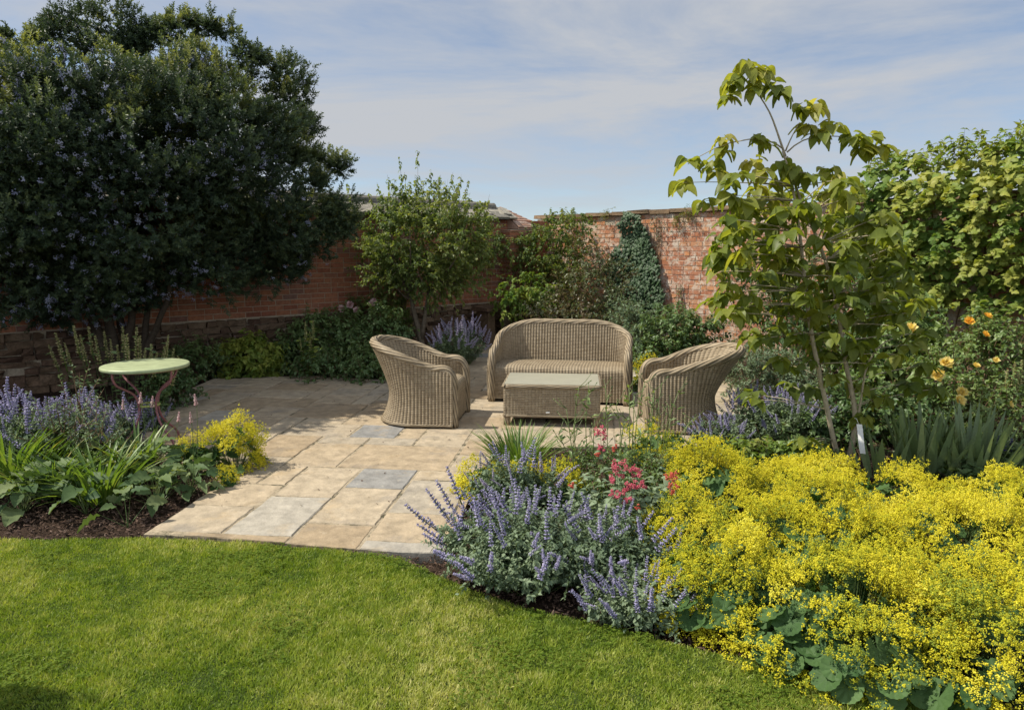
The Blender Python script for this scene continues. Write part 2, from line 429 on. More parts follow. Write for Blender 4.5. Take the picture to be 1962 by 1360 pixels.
M_vine = leaf_mat('climber_leaf', [(0.05, 0.085, 0.022), (0.085, 0.13, 0.035), (0.15, 0.185, 0.05), (0.19, 0.14, 0.06)], 0.42, 0.45, 0.3)
M_rosered = leaf_mat('bronze_rose_leaf', [(0.05, 0.075, 0.03), (0.075, 0.10, 0.04), (0.10, 0.08, 0.045), (0.13, 0.075, 0.05)], 0.25, 0.4, 0.45)
M_ivy = leaf_mat('ivy_leaf', [(0.022, 0.045, 0.02), (0.038, 0.07, 0.03), (0.06, 0.095, 0.042)], 0.12, 0.5, 0.25)
M_shrub = leaf_mat('shrub_leaf', [(0.046, 0.086, 0.032), (0.08, 0.132, 0.047), (0.125, 0.18, 0.065), (0.18, 0.225, 0.085)], 0.28, 0.42, 0.4)
M_greyg = leaf_mat('greygreen_leaf', [(0.07, 0.105, 0.06), (0.11, 0.155, 0.092), (0.165, 0.215, 0.13), (0.23, 0.28, 0.175)], 0.25, 0.6, 0.25, (1.15, 1.15, 0.7))
M_rose = leaf_mat('rose_leaf', [(0.06, 0.105, 0.03), (0.105, 0.16, 0.05), (0.155, 0.21, 0.07), (0.21, 0.245, 0.09)], 0.3, 0.42, 0.4)
M_alleaf = leaf_mat('alchemilla_leaf', [(0.03, 0.07, 0.022), (0.055, 0.105, 0.034), (0.085, 0.145, 0.05)], 0.3, 0.6, 0.2, (1.2, 1.2, 0.55))
M_alflow = leaf_mat('alchemilla_flower', [(0.27, 0.34, 0.05), (0.60, 0.57, 0.035), (0.75, 0.67, 0.045), (0.82, 0.79, 0.14)], 0.3, 0.7, 0.15, (1, 1, 0.6))
M_broad = leaf_mat('broad_leaf', [(0.035, 0.07, 0.028), (0.06, 0.10, 0.038), (0.095, 0.14, 0.055), (0.15, 0.185, 0.08)], 0.28, 0.6, 0.2)
M_strap = leaf_mat('strap_leaf', [(0.05, 0.10, 0.022), (0.085, 0.15, 0.03), (0.14, 0.20, 0.045), (0.24, 0.23, 0.07)], 0.35, 0.42, 0.4)
M_iris = leaf_mat('iris_leaf', [(0.09, 0.135, 0.065), (0.14, 0.19, 0.095), (0.20, 0.25, 0.13)], 0.25, 0.45, 0.4)
M_blue = leaf_mat('catmint_flower', [(0.21, 0.19, 0.35), (0.34, 0.315, 0.51), (0.45, 0.42, 0.61), (0.57, 0.53, 0.69)], 0.3, 0.7, 0.15, (1, 1, 1))
M_mauve = leaf_mat('pale_catmint_flower', [(0.30, 0.26, 0.40), (0.46, 0.41, 0.56), (0.58, 0.53, 0.65)], 0.3, 0.7, 0.15, (1, 1, 1))
M_purple = leaf_mat('salvia_flower', [(0.03, 0.02, 0.10), (0.06, 0.04, 0.20)], 0.2, 0.7, 0.15, (1, 1, 1))
M_red = leaf_mat('valerian_flower', [(0.46, 0.07, 0.11), (0.62, 0.13, 0.18), (0.70, 0.24, 0.29)], 0.3, 0.7, 0.15, (1, 1, 1))
M_coral = leaf_mat('coral_valerian_flower', [(0.45, 0.08, 0.05), (0.60, 0.14, 0.09), (0.66, 0.22, 0.15)], 0.3, 0.7, 0.15, (1, 1, 1))
M_pinkf = leaf_mat('pink_flower', [(0.50, 0.28, 0.30), (0.62, 0.42, 0.42), (0.72, 0.58, 0.56)], 0.3, 0.7, 0.15, (1, 1, 1))
M_yellow = leaf_mat('yellow_rose_petal', [(0.70, 0.52, 0.10), (0.80, 0.66, 0.22), (0.82, 0.74, 0.40)], 0.35, 0.6, 0.2, (1, 1, 0.8))
M_orange = leaf_mat('orange_rose_petal', [(0.78, 0.44, 0.05), (0.82, 0.58, 0.12)], 0.35, 0.6, 0.2, (1, 1, 0.8))
M_cream = leaf_mat('cream_flower', [(0.28, 0.27, 0.09), (0.46, 0.43, 0.19), (0.60, 0.55, 0.30)], 0.3, 0.6, 0.2, (1, 1, 0.8))

# ------------------------------------------------------------------ leaf and flower templates
def t_quad(w=0.28, fold=0.12, droop=0.12):
    return Tm([(0, 0, 0), (-w, .5, fold * .6), (0, 1, -droop), (w, .5, fold * .6)], [(0, 3, 2), (0, 2, 1)])
def t_oval(n=3, w=0.3, fold=0.3, curl=0.25, tip=1.3, wave=0.0, base=0.8):
    V, F = [], []
    for i in range(n + 1):
        t = i / n
        ww = w * math.sin(math.pi * min(1, t ** base)) ** 0.8 if 0 < t < 1 else 0.012
        if t > .5: ww *= (1 - (t - .5) * 2) ** (tip - 1) if t < 1 else 1
        zc = -curl * t * t
        wv = wave * math.sin(i * 2.4)
        V += [(-ww, t, zc + fold * ww + wv * ww), (0, t * (1 - .12 * curl), zc), (ww, t, zc + fold * ww - wv * ww)]
    for i in range(n):
        a = i * 3
        F += [(a, a + 1, a + 4, a + 3), (a + 1, a + 2, a + 5, a + 4)]
    return Tm(V, F)
def t_blade(n=5, w=0.02, bend=0.35, power=2.0):
    V, F = [], []
    for i in range(n + 1):
        t = i / n
        ww = w * (1 - t ** 2.2) * (0.7 + 0.6 * min(1, 3 * t)) + 0.0012
        z = -bend * t ** power; y = t * (1 - 0.35 * bend * t)
        V += [(-ww, y, z + ww * .5), (0, y, z), (ww, y, z + ww * .5)]
    for i in range(n):
        a = i * 3
        F += [(a, a + 1, a + 4, a + 3), (a + 1, a + 2, a + 5, a + 4)]
    return Tm(V, F)
def t_lobed():          # three-pointed creeper or ivy leaf
    pts = [(0, 0), (.30, -.10), (.62, .22), (.36, .36), (.30, .62), (0, 1.0), (-.30, .62), (-.36, .36), (-.62, .22), (-.30, -.10)]
    V = [(0, .32, .10)] + [(x, y, -.28 * (x * x) - .22 * max(0, y - .3) ** 1.3) for x, y in pts]
    return Tm(V, [(0, i + 1, (i + 1) % 10 + 1) for i in range(10)])
def t_mantle():         # round pleated scalloped leaf, stalk at origin
    M = 36; V = [(0, 0, 0)]
    for rr in (0.5, 1.0):
        for k in range(M):
            a = math.radians(-165 + 330 * k / (M - 1))
            lob = 1 + (0.10 * abs(math.cos(a * 4.9)) - 0.05) * rr + (0.03 if k % 2 else -.02) * rr
            pl = (0.075 * math.cos(a * 9.8)) * rr
            V.append((math.sin(a) * rr * lob, math.cos(a) * rr * lob, 0.20 * rr * rr + pl))
    F = [(0, 1 + k + 1, 1 + k) for k in range(M - 1)]
    F += [(1 + k, 2 + k, 1 + M + k + 1, 1 + M + k) for k in range(M - 1)]
    return Tm(V, F)
def t_octa(rx=.5, ry=.5, rz=.5):
    return Tm([(rx, 0, 0), (-rx, 0, 0), (0, ry, 0), (0, -ry, 0), (0, 0, rz), (0, 0, -rz)],
              [(0, 2, 4), (2, 1, 4), (1, 3, 4), (3, 0, 4), (2, 0, 5), (1, 2, 5), (3, 1, 5), (0, 3, 5)])
def merge(tm, pos, rot, sc, rnd=None):
    g = Geo(); g.inst(tm, pos, rot, sc, 0)
    k = len(pos)
    T = Tm(np.concatenate(g.V), [])
    T.L, T.T = np.concatenate(g.L), np.concatenate(g.T)
    T.d = np.repeat(np.zeros(k) if rnd is None else rnd, len(tm.T)); T.m = np.zeros(len(T.T), np.int64)
    return T
L_quad, L_lob, L_man, O_bit = t_quad(), t_lobed(), t_mantle(), t_octa()
L_narrow = t_quad(0.17, .1, .15)
L_cean = t_quad(0.25, .1, .12)
L_oval = t_oval(3, .30, .3, .35)
L_oval2 = t_oval(4, .33, .35, .6)
L_dog = t_oval(9, .41, .26, .8, 1.05, .05, .85)
L_broad = t_oval(10, .30, .26, .5, 1.05, .30)
L_blade = t_blade(6, .02, .45)
L_sword = t_blade(5, .035, .10)

rng = np.random.default_rng(7)
def rdir(n, r=None):
    r = r or rng
    return nrm(r.normal(size=(n, 3)))
def sprig(nleaf, tm, ll, spread=.9, seed=1, jit=.3):
    r = np.random.default_rng(seed)
    t = np.linspace(.12, 1, nleaf); a = np.arange(nleaf) * 2.4 + r.random(nleaf)
    pos = np.stack([np.zeros(nleaf), t, np.zeros(nleaf)], -1) + r.normal(size=(nleaf, 3)) * .03
    out = np.stack([np.cos(a), np.full(nleaf, .55) + t * .5, np.sin(a)], -1) * np.array((spread, 1, spread)) + r.normal(size=(nleaf, 3)) * jit * .5
    up = np.stack([np.zeros(nleaf), np.ones(nleaf), np.zeros(nleaf)], -1) + r.normal(size=(nleaf, 3)) * .2
    return merge(tm, pos, frames(out, up), ll * (1.1 - .4 * t) * r.uniform(.8, 1.2, nleaf), (t - .5) * .25 + r.uniform(-.1, .1, nleaf))

def shoots(gs, gl, p0, d, ln, tm, K, ls, bend=.2, droop=.3, rnd=None, thick=.003, r=None, t0=.1, side=1.0, rspread=.15, tipb=.15, face=(0, 0, 1), msteps=4):
    "leafy shoots: N stems from p0 along d with K leaves each"
    r = r or rng
    p0 = np.asarray(p0, float); N = len(p0); d = nrm(d)
    ln = np.broadcast_to(np.asarray(ln, float), (N,))
    bend = np.broadcast_to(np.asarray(bend, float), (N,))
    def at(t):          # t: (N,k)
        return p0[:, None] + d[:, None] * (ln[:, None] * t)[..., None] + np.array((0, 0, -1.0)) * (bend[:, None] * ln[:, None] * t ** 2)[..., None]
    if gs is not None:
        ts = np.linspace(0, 1, msteps + 1); Pm = at(np.tile(ts, (N, 1)))
        F = frames(d, (.3, .2, 1)); ax, az = F[:, :, 0], F[:, :, 2]
        a = np.arange(3) * 2.094
        ring = np.cos(a)[None, :, None] * ax[:, None] + np.sin(a)[None, :, None] * az[:, None]
        rad = np.broadcast_to(np.asarray(thick, float), (N,))[:, None] * (1 - .7 * ts)[None]
        V = Pm[:, :, None] + ring[:, None] * rad[:, :, None, None]
        base = (np.arange(N) * (msteps + 1) * 3)[:, None, None, None]
        i = (np.arange(msteps) * 3)[None, :, None, None]; j = np.arange(3)[None, None, :, None]
        q = np.concatenate([base + i + j, base + i + (j + 1) % 3, base + i + 3 + (j + 1) % 3, base + i + 3 + j], -1)
        gs.raw(V.reshape(-1, 3), q.ravel(), np.full(N * msteps * 3, 4), np.repeat(r.random(N), msteps * 3))
    if gl is not None and K:
        t = np.sort(r.uniform(t0, 1.0, (N, K)), 1)
        pos = at(t).reshape(-1, 3)
        dd = np.repeat(d, K, 0)
        rd = rdir(N * K, r); rd = rd - dd * np.sum(rd * dd, -1, keepdims=True)
        od = nrm(rd) * side + dd * (.35 + .4 * r.random((N * K, 1))) + np.array((0, 0, -1.0)) * droop
        up = np.asarray(face, float) + r.normal(size=(N * K, 3)) * .35
        size = np.broadcast_to(np.asarray(ls, float), (N,)).repeat(K) * r.uniform(.65, 1.2, N * K) * (1.1 - .35 * t.ravel())
        base = (r.random(N) if rnd is None else np.broadcast_to(np.asarray(rnd, float), (N,))).repeat(K)
        gl.inst(tm, pos, frames(od, up), size, np.clip(base + r.uniform(-rspread, rspread, N * K) + tipb * (t.ravel() - .5), 0, 1))
    return at(np.ones((N, 1)))[:, 0]

def blob_points(blobs, n, lo=.7, hi=1.05, r=None, nz=.25, seed=3):
    "points near the skins of ellipsoids (centre, radii) with outward directions"
    r = r or rng
    c = np.array([b[0] for b in blobs]); R = np.array([np.broadcast_to(b[1], 3) for b in blobs])
    w = np.prod(R, 1) ** .667; k = r.choice(len(blobs), n, p=w / w.sum())
    dr = rdir(n, r)
    f = r.uniform(lo ** 2, hi ** 2, n) ** .5 * (1 + nz * (vnoise(dr * 2.3 + k[:, None] * 3.7, 1.0, seed) - .5) * 2)
    return c[k] + dr * R[k] * f[:, None], nrm(dr / R[k]), k

# ------------------------------------------------------------------ ground, lawn, patio
def axis(lo, hi, st, far): return np.concatenate([-np.array(far[::-1]) + lo, np.arange(lo, hi + 1e-6, st), hi + np.array(far)])
gx, gy = axis(-9, 9, .06, [4, 30, 300]), axis(1.5, 15, .06, [4, 30, 300])
X, Y = np.meshgrid(gx, gy, indexing='ij')
Z = -.045 + .035 * vnoise(np.stack([X, Y], -1), 4, 1) + .02 * vnoise(np.stack([X, Y], -1), 17, 2) - .02
Z = np.where((np.abs(X) > 9.2) | (Y < 1.4) | (Y > 15.2), -.05, Z)
g = Geo(); g.grid(np.stack([X, Y, Z], -1), np.stack([X, Y], -1))
kind(g.obj('ground', M_soil), 'structure')

LAWN_EDGE = [(-500, 1030), (-200, 1033), (0, 1034), (140, 1034), (275, 1031), (400, 1037), (520, 1046), (620, 1054), (700, 1061), (765, 1070), (850, 1108), (930, 1140), (1010, 1166), (1100, 1188), (1200, 1210), (1290, 1232), (1400, 1258), (1500, 1280), (1600, 1300), (1700, 1322), (1850, 1350), (2100, 1390)]
lawn_poly = [tuple(P(x, y)[:2]) for x, y in LAWN_EDGE] + [(3.6, 1.2), (3.6, -3), (-6, -3)]
def inside(pts, poly):
    x, y = pts[:, 0], pts[:, 1]; r = np.zeros(len(pts), bool)
    for (x1, y1), (x2, y2) in zip(poly, poly[1:] + poly[:1]):
        if y1 == y2: continue
        r ^= ((y1 > y) != (y2 > y)) & (x < (x2 - x1) * (y - y1) / (y2 - y1) + x1)
    return r
g = Geo(); n = len(lawn_poly)
V = [(x, y, 0.0) for x, y in lawn_poly] + [(x, y, -.1) for x, y in lawn_poly]
g.faces(V, [list(range(n))[::-1]] + [(i, (i + 1) % n, n + (i + 1) % n, n + i) for i in range(n)])
kind(g.obj('lawn', M_lawn, smooth=False), 'structure')

def make_grass():
    r = np.random.default_rng(11)
    N = 640000
    p = np.stack([r.uniform(-4.2, 2.6, N), r.uniform(2.0, 4.3, N)], -1)
    keep = inside(p, lawn_poly) & (np.abs(p[:, 0]) < .80 * p[:, 1] + .45)
    keep &= r.random(N) < np.clip(1.35 - .20 * (p[:, 1] - 2), .5, 1)
    p = p[keep]; N = len(p)
    n1, n2, n3 = vnoise(p, 2.2, 5), vnoise(p, 9, 6), vnoise(p, 26, 8)
    h = r.uniform(.010, .029, N) * (.5 + 1.0 * n2) * (.8 + .4 * n1)
    ang = 2 * math.pi * (vnoise(p, 7, 9) * 1.5 + r.uniform(-.42, .42, N))
    lean = r.uniform(.2, 1.0, N)
    d = np.stack([np.cos(ang) * lean, np.sin(ang) * lean, np.ones(N)], -1)
    tm = Tm([(-.5, 0, 0), (.5, 0, 0), (.38, .55, -.05), (-.38, .55, -.05), (0, 1, -.25)], [(0, 1, 2, 3), (3, 2, 4)])
    F = frames(d, rdir(N, r) * .6 + np.array((0, -.3, .2)))
    sc = np.stack([r.uniform(.0028, .0052, N), h, h], -1)
    dry = (r.random(N) < .035) * r.uniform(.2, .5, N)
    g = Geo(); g.inst(tm, np.concatenate([p, np.full((N, 1), -.002)], 1), F, sc,
                      np.clip(-.12 + .60 * n1 + .46 * n3 + .20 * n2 + r.uniform(-.2, .2, N) + dry, 0, 1))
    kind(g.obj('grass', M_grass), 'stuff')['label'] = 'short mown green lawn grass with a curved edge'
make_grass()
def make_clover():
    r = np.random.default_rng(12); N = 60000
    p = np.stack([r.uniform(-3.4, 2.2, N), r.uniform(2.1, 4.3, N)], -1)
    p = p[inside(p, lawn_poly) & (vnoise(p, 3.3, 14) + .6 * vnoise(p, 13, 15) > 1.04)]; N = len(p)
    g = Geo(); a = r.uniform(0, 6.28, N); z = r.uniform(.012, .026, N)
    for k in range(3):
        b = a + k * 2.094
        g.inst(t_oval(2, .42, .1, .1), np.concatenate([p, z[:, None]], 1), frames(np.stack([np.cos(b), np.sin(b), r.uniform(-.2, .4, N)], -1), (0, 0, 1)), r.uniform(.006, .011, N), r.random(N))
    kind(g.obj('clover', M_clover), 'stuff')['label'] = 'patches of dark clover leaves in the lawn'
make_clover()

EA = math.radians(-6.4)
e1, e2 = np.array((math.cos(EA), math.sin(EA))), np.array((-math.sin(EA), math.cos(EA)))
PATIO = [(275, 1026), (400, 1032), (520, 1041), (620, 1049), (700, 1056), (765, 1061), (850, 1063), (880, 1000), (925, 900), (960, 862), (1100, 858), (1345, 856), (1420, 830), (1440, 770), (1400, 735), (1300, 712), (1220, 700), (1100, 690), (990, 668), (955, 645), (900, 645), (866, 690), (762, 731), (600, 722), (410, 727), (310, 770), (250, 850), (455, 930), (400, 945), (340, 985)]
patio_poly = [P(x, y)[:2] for x, y in PATIO]
def clip_rect(poly, x0, x1, y0, y1):
    for ax, v, sg in ((0, x0, 1), (0, x1, -1), (1, y0, 1), (1, y1, -1)):
        out = []
        for a, b in zip(poly, poly[1:] + poly[:1]):
            ia, ib = sg * (a[ax] - v) >= 0, sg * (b[ax] - v) >= 0
            if ia: out.append(a)
            if ia != ib:
                t = (v - a[ax]) / (b[ax] - a[ax]); out.append(a + (b - a) * t)
        poly = out
        if len(poly) < 3: return []
    return poly
def make_patio():
    r = np.random.default_rng(23)
    loc = [np.array((p @ e1, p @ e2)) for p in patio_poly]
    A = np.array(loc); lo, hi = A.min(0), A.max(0)
    U = .215
    nx, ny = int((hi[0] - lo[0]) / U) + 4, int((hi[1] - lo[1]) / U) + 4
    occ = np.zeros((nx, ny), bool)
    sizes = [(3, 2), (2, 2), (3, 2), (2, 1), (2, 3), (3, 2), (4, 2), (4, 3), (3, 3), (2, 2)]
    g = Geo(); top = .013
    for j in range(ny):
        for i in range(nx):
            if occ[i, j]: continue
            opts = [sizes[k] for k in r.permutation(len(sizes))] + [(2, 2), (2, 1), (1, 2), (1, 1)]
            for w, h in opts:
                if i + w <= nx and j + h <= ny and not occ[i:i + w, j:j + h].any(): break
            occ[i:i + w, j:j + h] = True
            x0, y0 = lo[0] + (i - 1.45) * U, lo[1] + (j - 1.4) * U
            gp = r.uniform(.005, .011, 4)
            poly = clip_rect(loc, x0 + gp[0], x0 + w * U - gp[1], y0 + gp[2], y0 + h * U - gp[3])
            if len(poly) < 3: continue
            ar = .5 * abs(sum(a[0] * b[1] - a[1] * b[0] for a, b in zip(poly, poly[1:] + poly[:1])))
            if ar < .012: continue
            pts = []
            for a, b in zip(poly, poly[1:] + poly[:1]):
                L = np.linalg.norm(b - a)
                if L < 1e-4: continue
                k = max(1, int(L / .05))
                for q in range(k): pts.append(a + (b - a) * q / k + (r.normal(size=2) * .0022 if q else 0))
            pts = np.array(pts)
            c = pts.mean(0)
            zt = top + r.uniform(-.003, .003)
            tilt = r.normal(size=2) * .004
            def ring(shr, z):
                q = c + (pts - c) * (1 - shr / np.maximum(np.linalg.norm(pts - c, axis=1, keepdims=True), .05))
                zz = z + (q - c) @ tilt
                w2 = q[:, :1] * e1 + q[:, 1:] * e2
                return np.concatenate([w2, zz[:, None]], 1)
            m = len(pts)
            V = np.concatenate([ring(0, -.05), ring(0, zt - .006), ring(.008, zt)])
            F = [(k, (k + 1) % m, m + (k + 1) % m, m + k) for k in range(m)] + [(m + k, m + (k + 1) % m, 2 * m + (k + 1) % m, 2 * m + k) for k in range(m)] + [tuple(2 * m + k for k in range(m))]
            hue = r.choice([.1, .2, .3, .42, .5, .65, .8, .98], p=[.10, .14, .17, .20, .20, .13, .05, .01]) + r.uniform(-.04, .04)
            if np.linalg.norm((c[0] * e1 + c[1] * e2) - P(755, 928)[:2]) < .26: hue = .97
            if np.linalg.norm((c[0] * e1 + c[1] * e2) - P(545, 985)[:2]) < .2: hue = .8
            g.faces(V, F, np.clip(hue, 0, 1), 0)
    n = len(patio_poly)
    V = [(p[0], p[1], .0085) for p in patio_poly] + [(p[0], p[1], -.06) for p in patio_poly]
    g.faces(V, [tuple(range(n))] + [(i, n + i, n + (i + 1) % n, (i + 1) % n) for i in range(n)], .5, 1)
    kind(g.obj('patio', [M_slab, M_joint], smooth=False), 'structure')
make_patio()

def make_litter():
    r = np.random.default_rng(15); N = 420
    p = np.stack([r.uniform(-4, 2.2, N), r.uniform(3.7, 9, N)], -1)
    p = p[inside(p, [tuple(q) for q in patio_poly])]; p = p[vnoise(p, 1.1, 16) + r.uniform(-.3, .3, len(p)) > .45]; N = len(p)
    g = Geo(); g.inst(t_oval(2, .35, .3, .4), np.concatenate([p, np.full((N, 1), .022)], 1), frames(rdir(N, r) * (1, 1, .15), (0, 0, 1)), r.uniform(.008, .024, N), r.random(N))
    kind(g.obj('leaf_litter', M_mulch), 'stuff')['label'] = 'scattered small dry leaves and petals on the paving'
make_litter()
def make_mulch():
    r = np.random.default_rng(5)
    N = 120000
    p = np.stack([r.uniform(-4.6, 5.2, N), r.uniform(2.3, 8.0, N)], -1)
    keep = ~inside(p, lawn_poly) & ~inside(p, [tuple(q) for q in patio_poly])
    p = p[keep]; N = len(p)
    d = rdir(N, r) * np.array((1, 1, .35))
    g = Geo(); s = r.uniform(.006, .022, N)
    g.inst(t_octa(.42, 1, .3), np.concatenate([p, (-.03 + .03 * r.random(N))[:, None]], 1), frames(d, (0, 0, 1)), np.stack([s * .8, s, s * .8], -1), r.random(N) ** 1.4)
    kind(g.obj('mulch', M_mulch, smooth=False), 'stuff')['label'] = 'dark brown bark mulch covering the flower bed soil'
make_mulch()

# ------------------------------------------------------------------ walls
CORNER = np.array((.71, 13.96))
dL, dR = -nrm((.744, .668)), nrm((.668, -.744))          # away from the corner, along each wall
nL, nR = np.array((.668, -.744)), np.array((-.744, -.668))   # towards the garden

def courses(g, O, d, nrmv, x0, x1, z0, z1, bh, bl, mort, depth, r, jx=.006, jd=.006, vary=0.0, gaps=0.0, hue=None, slope=None):
    "laid bricks or stones, each its own block, seen from the side nrmv"
    d3, n3 = np.array((*d, 0)), np.array((*nrmv, 0))
    rot = np.stack([d3, n3, (0, 0, 1)], -1)
    z = z0; row = 0
    while z < z1 - .02:
        h = bh * (1 + vary * r.uniform(-.4, .5)); h = min(h, z1 - z)
        x = x0 - (row % 2) * bl * .5
        while x < x1:
            L = bl * (r.choice((1, 1, 1, .5)) if vary == 0 else r.uniform(.5, 1.5))
            a, b = max(x, x0), min(x + L, x1)
            if slope: b = min(b, slope(z + h / 2))
            if b - a > .04 and r.random() > gaps:
                dep = depth + r.normal() * jd
                c = np.array((*O, 0)) + d3 * ((a + b) / 2) + n3 * (dep / 2) + np.array((0, 0, z + h / 2))
                hv = r.random() if hue is None else hue(a, z, r)
                jit = r.normal(size=(8, 3)) * np.array((.0025, jd * .35, .002)) * (1 + 3 * vary)
                g.box(c, (b - a - mort, dep, h - mort), rot, np.clip(hv, 0, 1), 0, jit)
            x += L
        z += h; row += 1
def slab_wall(g, O, d, n_, x0, x1, z0, z1, y0, y1, R=.5, M=0):
    d3, n3 = np.array((*d, 0)), np.array((*n_, 0))
    c = np.array((*O, 0)) + d3 * (x0 + x1) / 2 + n3 * (y0 + y1) / 2 + np.array((0, 0, (z0 + z1) / 2))
    g.box(c, (x1 - x0, y1 - y0, z1 - z0), np.stack([d3, n3, (0, 0, 1)], -1), R, M)

def wall_left():
    r = np.random.default_rng(31)
    t = thing('brick_wall', 'shaded red brick garden wall on a rubble stone base with a stone slate coping', 'wall', (*CORNER, 0))
    O = np.zeros(2)
    g = Geo()
    slab_wall(g, O, dL, nL, -.45, 15, -.1, 2.2, -.42, -.001, .5, 1)
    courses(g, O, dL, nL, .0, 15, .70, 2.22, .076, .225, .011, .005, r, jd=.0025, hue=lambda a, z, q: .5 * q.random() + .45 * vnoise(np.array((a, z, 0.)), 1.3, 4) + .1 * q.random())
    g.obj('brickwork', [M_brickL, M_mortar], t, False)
    g = Geo()
    courses(g, O, dL, nL, .0, 15, -.05, .70, .105, .20, .012, .05, r, jd=.018, vary=1.0)
    g.obj('stone_plinth', [M_rubble], t, False)
    # coping: three overlapping layers of stone slates pitched to the garden, rounded ridge stones
    g = Geo(); n3, d3 = np.array((*nL, 0)), np.array((*dL, 0))
    for lay in range(4):
        y1 = .20 - .115 * lay; zt = 2.235 + .062 * lay
        x = .95 + .1 * lay
        while x < 15:
            L = r.uniform(.18, .42)
            pit = math.radians(27 + r.normal() * 2.5)
            ay = n3 * math.cos(pit) - np.array((0, 0, math.sin(pit)))
            az = n3 * math.sin(pit) + np.array((0, 0, math.cos(pit)))
            rot = np.stack([d3, ay, az], -1)
            wd = .24; c = d3 * (x + L / 2) + n3 * (y1 - wd / 2 * math.cos(pit) + r.normal() * .012) + np.array((0, 0, zt + wd / 2 * math.sin(pit) + r.normal() * .006))
            g.box(c, (L - .012, wd, r.uniform(.022, .036)), rot, r.random(), 0, r.normal(size=(8, 3)) * .006)
            x += L
    x = 1.25
    while x < 15:
        L = r.uniform(.35, .5); pts = [d3 * (x + L * q) + n3 * (-.19) + np.array((0, 0, 2.445 + r.normal() * .004)) for q in (0, .5, .985)]
        g.tube(pts, .085, 10, r.random() * .6)
        x += L
    slab_wall(g, O, dL, nL, 1.0, 15, 2.2, 2.40, -.42, -.08, .2, 0)
    g.obj('coping', [M_slate], t, False)
    # hipped end of thin clay tiles falling to the corner
    g = Geo()
    rid = d3 * 1.1 + n3 * -.19 + np.array((0, 0, 2.47))
    e0, e1_ = d3 * 1.05 + n3 * .30 + np.array((0, 0, 2.07)), d3 * .02 + n3 * -.05 + np.array((0, 0, 2.10))
    for k in range(9):
        f0, f1 = k / 9, min(1, (k + 1.35) / 9)
        a0, b0, a1, b1 = rid + (e0 - rid) * f0, rid + (e1_ - rid) * f0, rid + (e0 - rid) * f1, rid + (e1_ - rid) * f1
        up = np.array((0, 0, .016))
        m = max(1, int(np.linalg.norm(b1 - a1) / .16))
        for q in range(m):
            s0, s1 = q / m + .01, (q + 1) / m - .01
            jz = np.array((0, 0, r.normal() * .003))
            V = [a0 + (b0 - a0) * s0, a0 + (b0 - a0) * s1, a1 + (b1 - a1) * s1 + up + jz, a1 + (b1 - a1) * s0 + up + jz]
            V = V + [v - np.array((0, 0, .016)) for v in V]
            g.faces(np.array(V), [(0, 1, 2, 3), (7, 6, 5, 4), (0, 4, 5, 1), (1, 5, 6, 2), (2, 6, 7, 3), (3, 7, 4, 0)], r.random())
    V = np.array([rid, e0, e1_, d3 * .02 + n3 * -.42 + np.array((0, 0, 2.10)), d3 * 1.1 + n3 * -.42 + np.array((0, 0, 2.1))]) - np.array((0, 0, .03))
    g.faces(V, [(0, 1, 2), (0, 2, 3), (0, 3, 4), (0, 4, 1), (1, 4, 3, 2)], .5)
    g.obj('tiled_hip', [M_tile], t, False)
wall_left()

def wall_right():
    r = np.random.default_rng(32)
    t = thing('brick_wall', 'sunlit weathered brick wall with lime patches and flat brown coping', 'wall', (*CORNER, 0))
    O = np.zeros(2); g = Geo()
    slab_wall(g, O, dR, nR, -.3, 12.5, -.1, 2.26, -.40, -.001, .5, 1)
    def hue(a, z, q):
        v = .62 * q.random() + .4 * vnoise(np.array((a, z, 0.)), .9, 7)
        if 1.86 < z < 1.95 and a > 2.9: v = .05 + .3 * q.random()
        if z > 2.0: v += .25 * q.random()
        return v
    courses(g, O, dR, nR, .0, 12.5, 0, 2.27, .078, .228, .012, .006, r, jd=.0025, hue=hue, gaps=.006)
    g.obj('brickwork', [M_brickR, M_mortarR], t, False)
    g = Geo(); x = -.35
    d3, n3 = np.array((*dR, 0)), np.array((*nR, 0))
    while x < 12.5:
        L = r.uniform(.35, .8)
        c = d3 * (x + L / 2) + n3 * (-.17 + r.normal() * .01) + np.array((0, 0, 2.30 + r.normal() * .004))
        g.box(c, (L - .008, .47, .062), np.stack([d3, n3, (0, 0, 1)], -1), r.random(), 0, r.normal(size=(8, 3)) * .007)
        x += L
    g.obj('coping', [M_cope], t, False)
wall_right()

def pier():
    r = np.random.default_rng(33)
    O = CORNER + dL * .35 + nL * .0
    t = thing('brick_pier', 'orange brick pier with a raking side in the shaded wall corner', 'pier', (*O, 0))
    g = Geo(); O2 = np.zeros(2)
    sl = lambda z: .95 - .0 * z
    d3, n3 = np.array((*dL, 0)), np.array((*nL, 0))
    courses(g, O2, dL, nL, .25, .926, .62, 2.02, .076, .225, .010, .30, r, jd=.004, hue=lambda a, z, q: .45 + .35 * q.random())
    slab_wall(g, O2, dL, nL, .26, .916, .0, 2.03, .02, .288, .5, 1)
    # raking shoulder on the side nearest the corner
    V = np.array([d3 * .25 + n3 * .02, d3 * -.22 + n3 * .02, d3 * .25 + n3 * .02, d3 * .25 + n3 * .27, d3 * -.22 + n3 * .27, d3 * .25 + n3 * .27])
    V[[0, 1, 3, 4], 2] = .62; V[[2, 5], 2] = 1.95
    g.faces(V, [(0, 1, 2), (5, 4, 3), (1, 4, 5, 2), (0, 3, 4, 1), (2, 5, 3, 0)], .6, 0)
    g.obj('brickwork', [M_brickL, M_mortar], t, False)
pier()

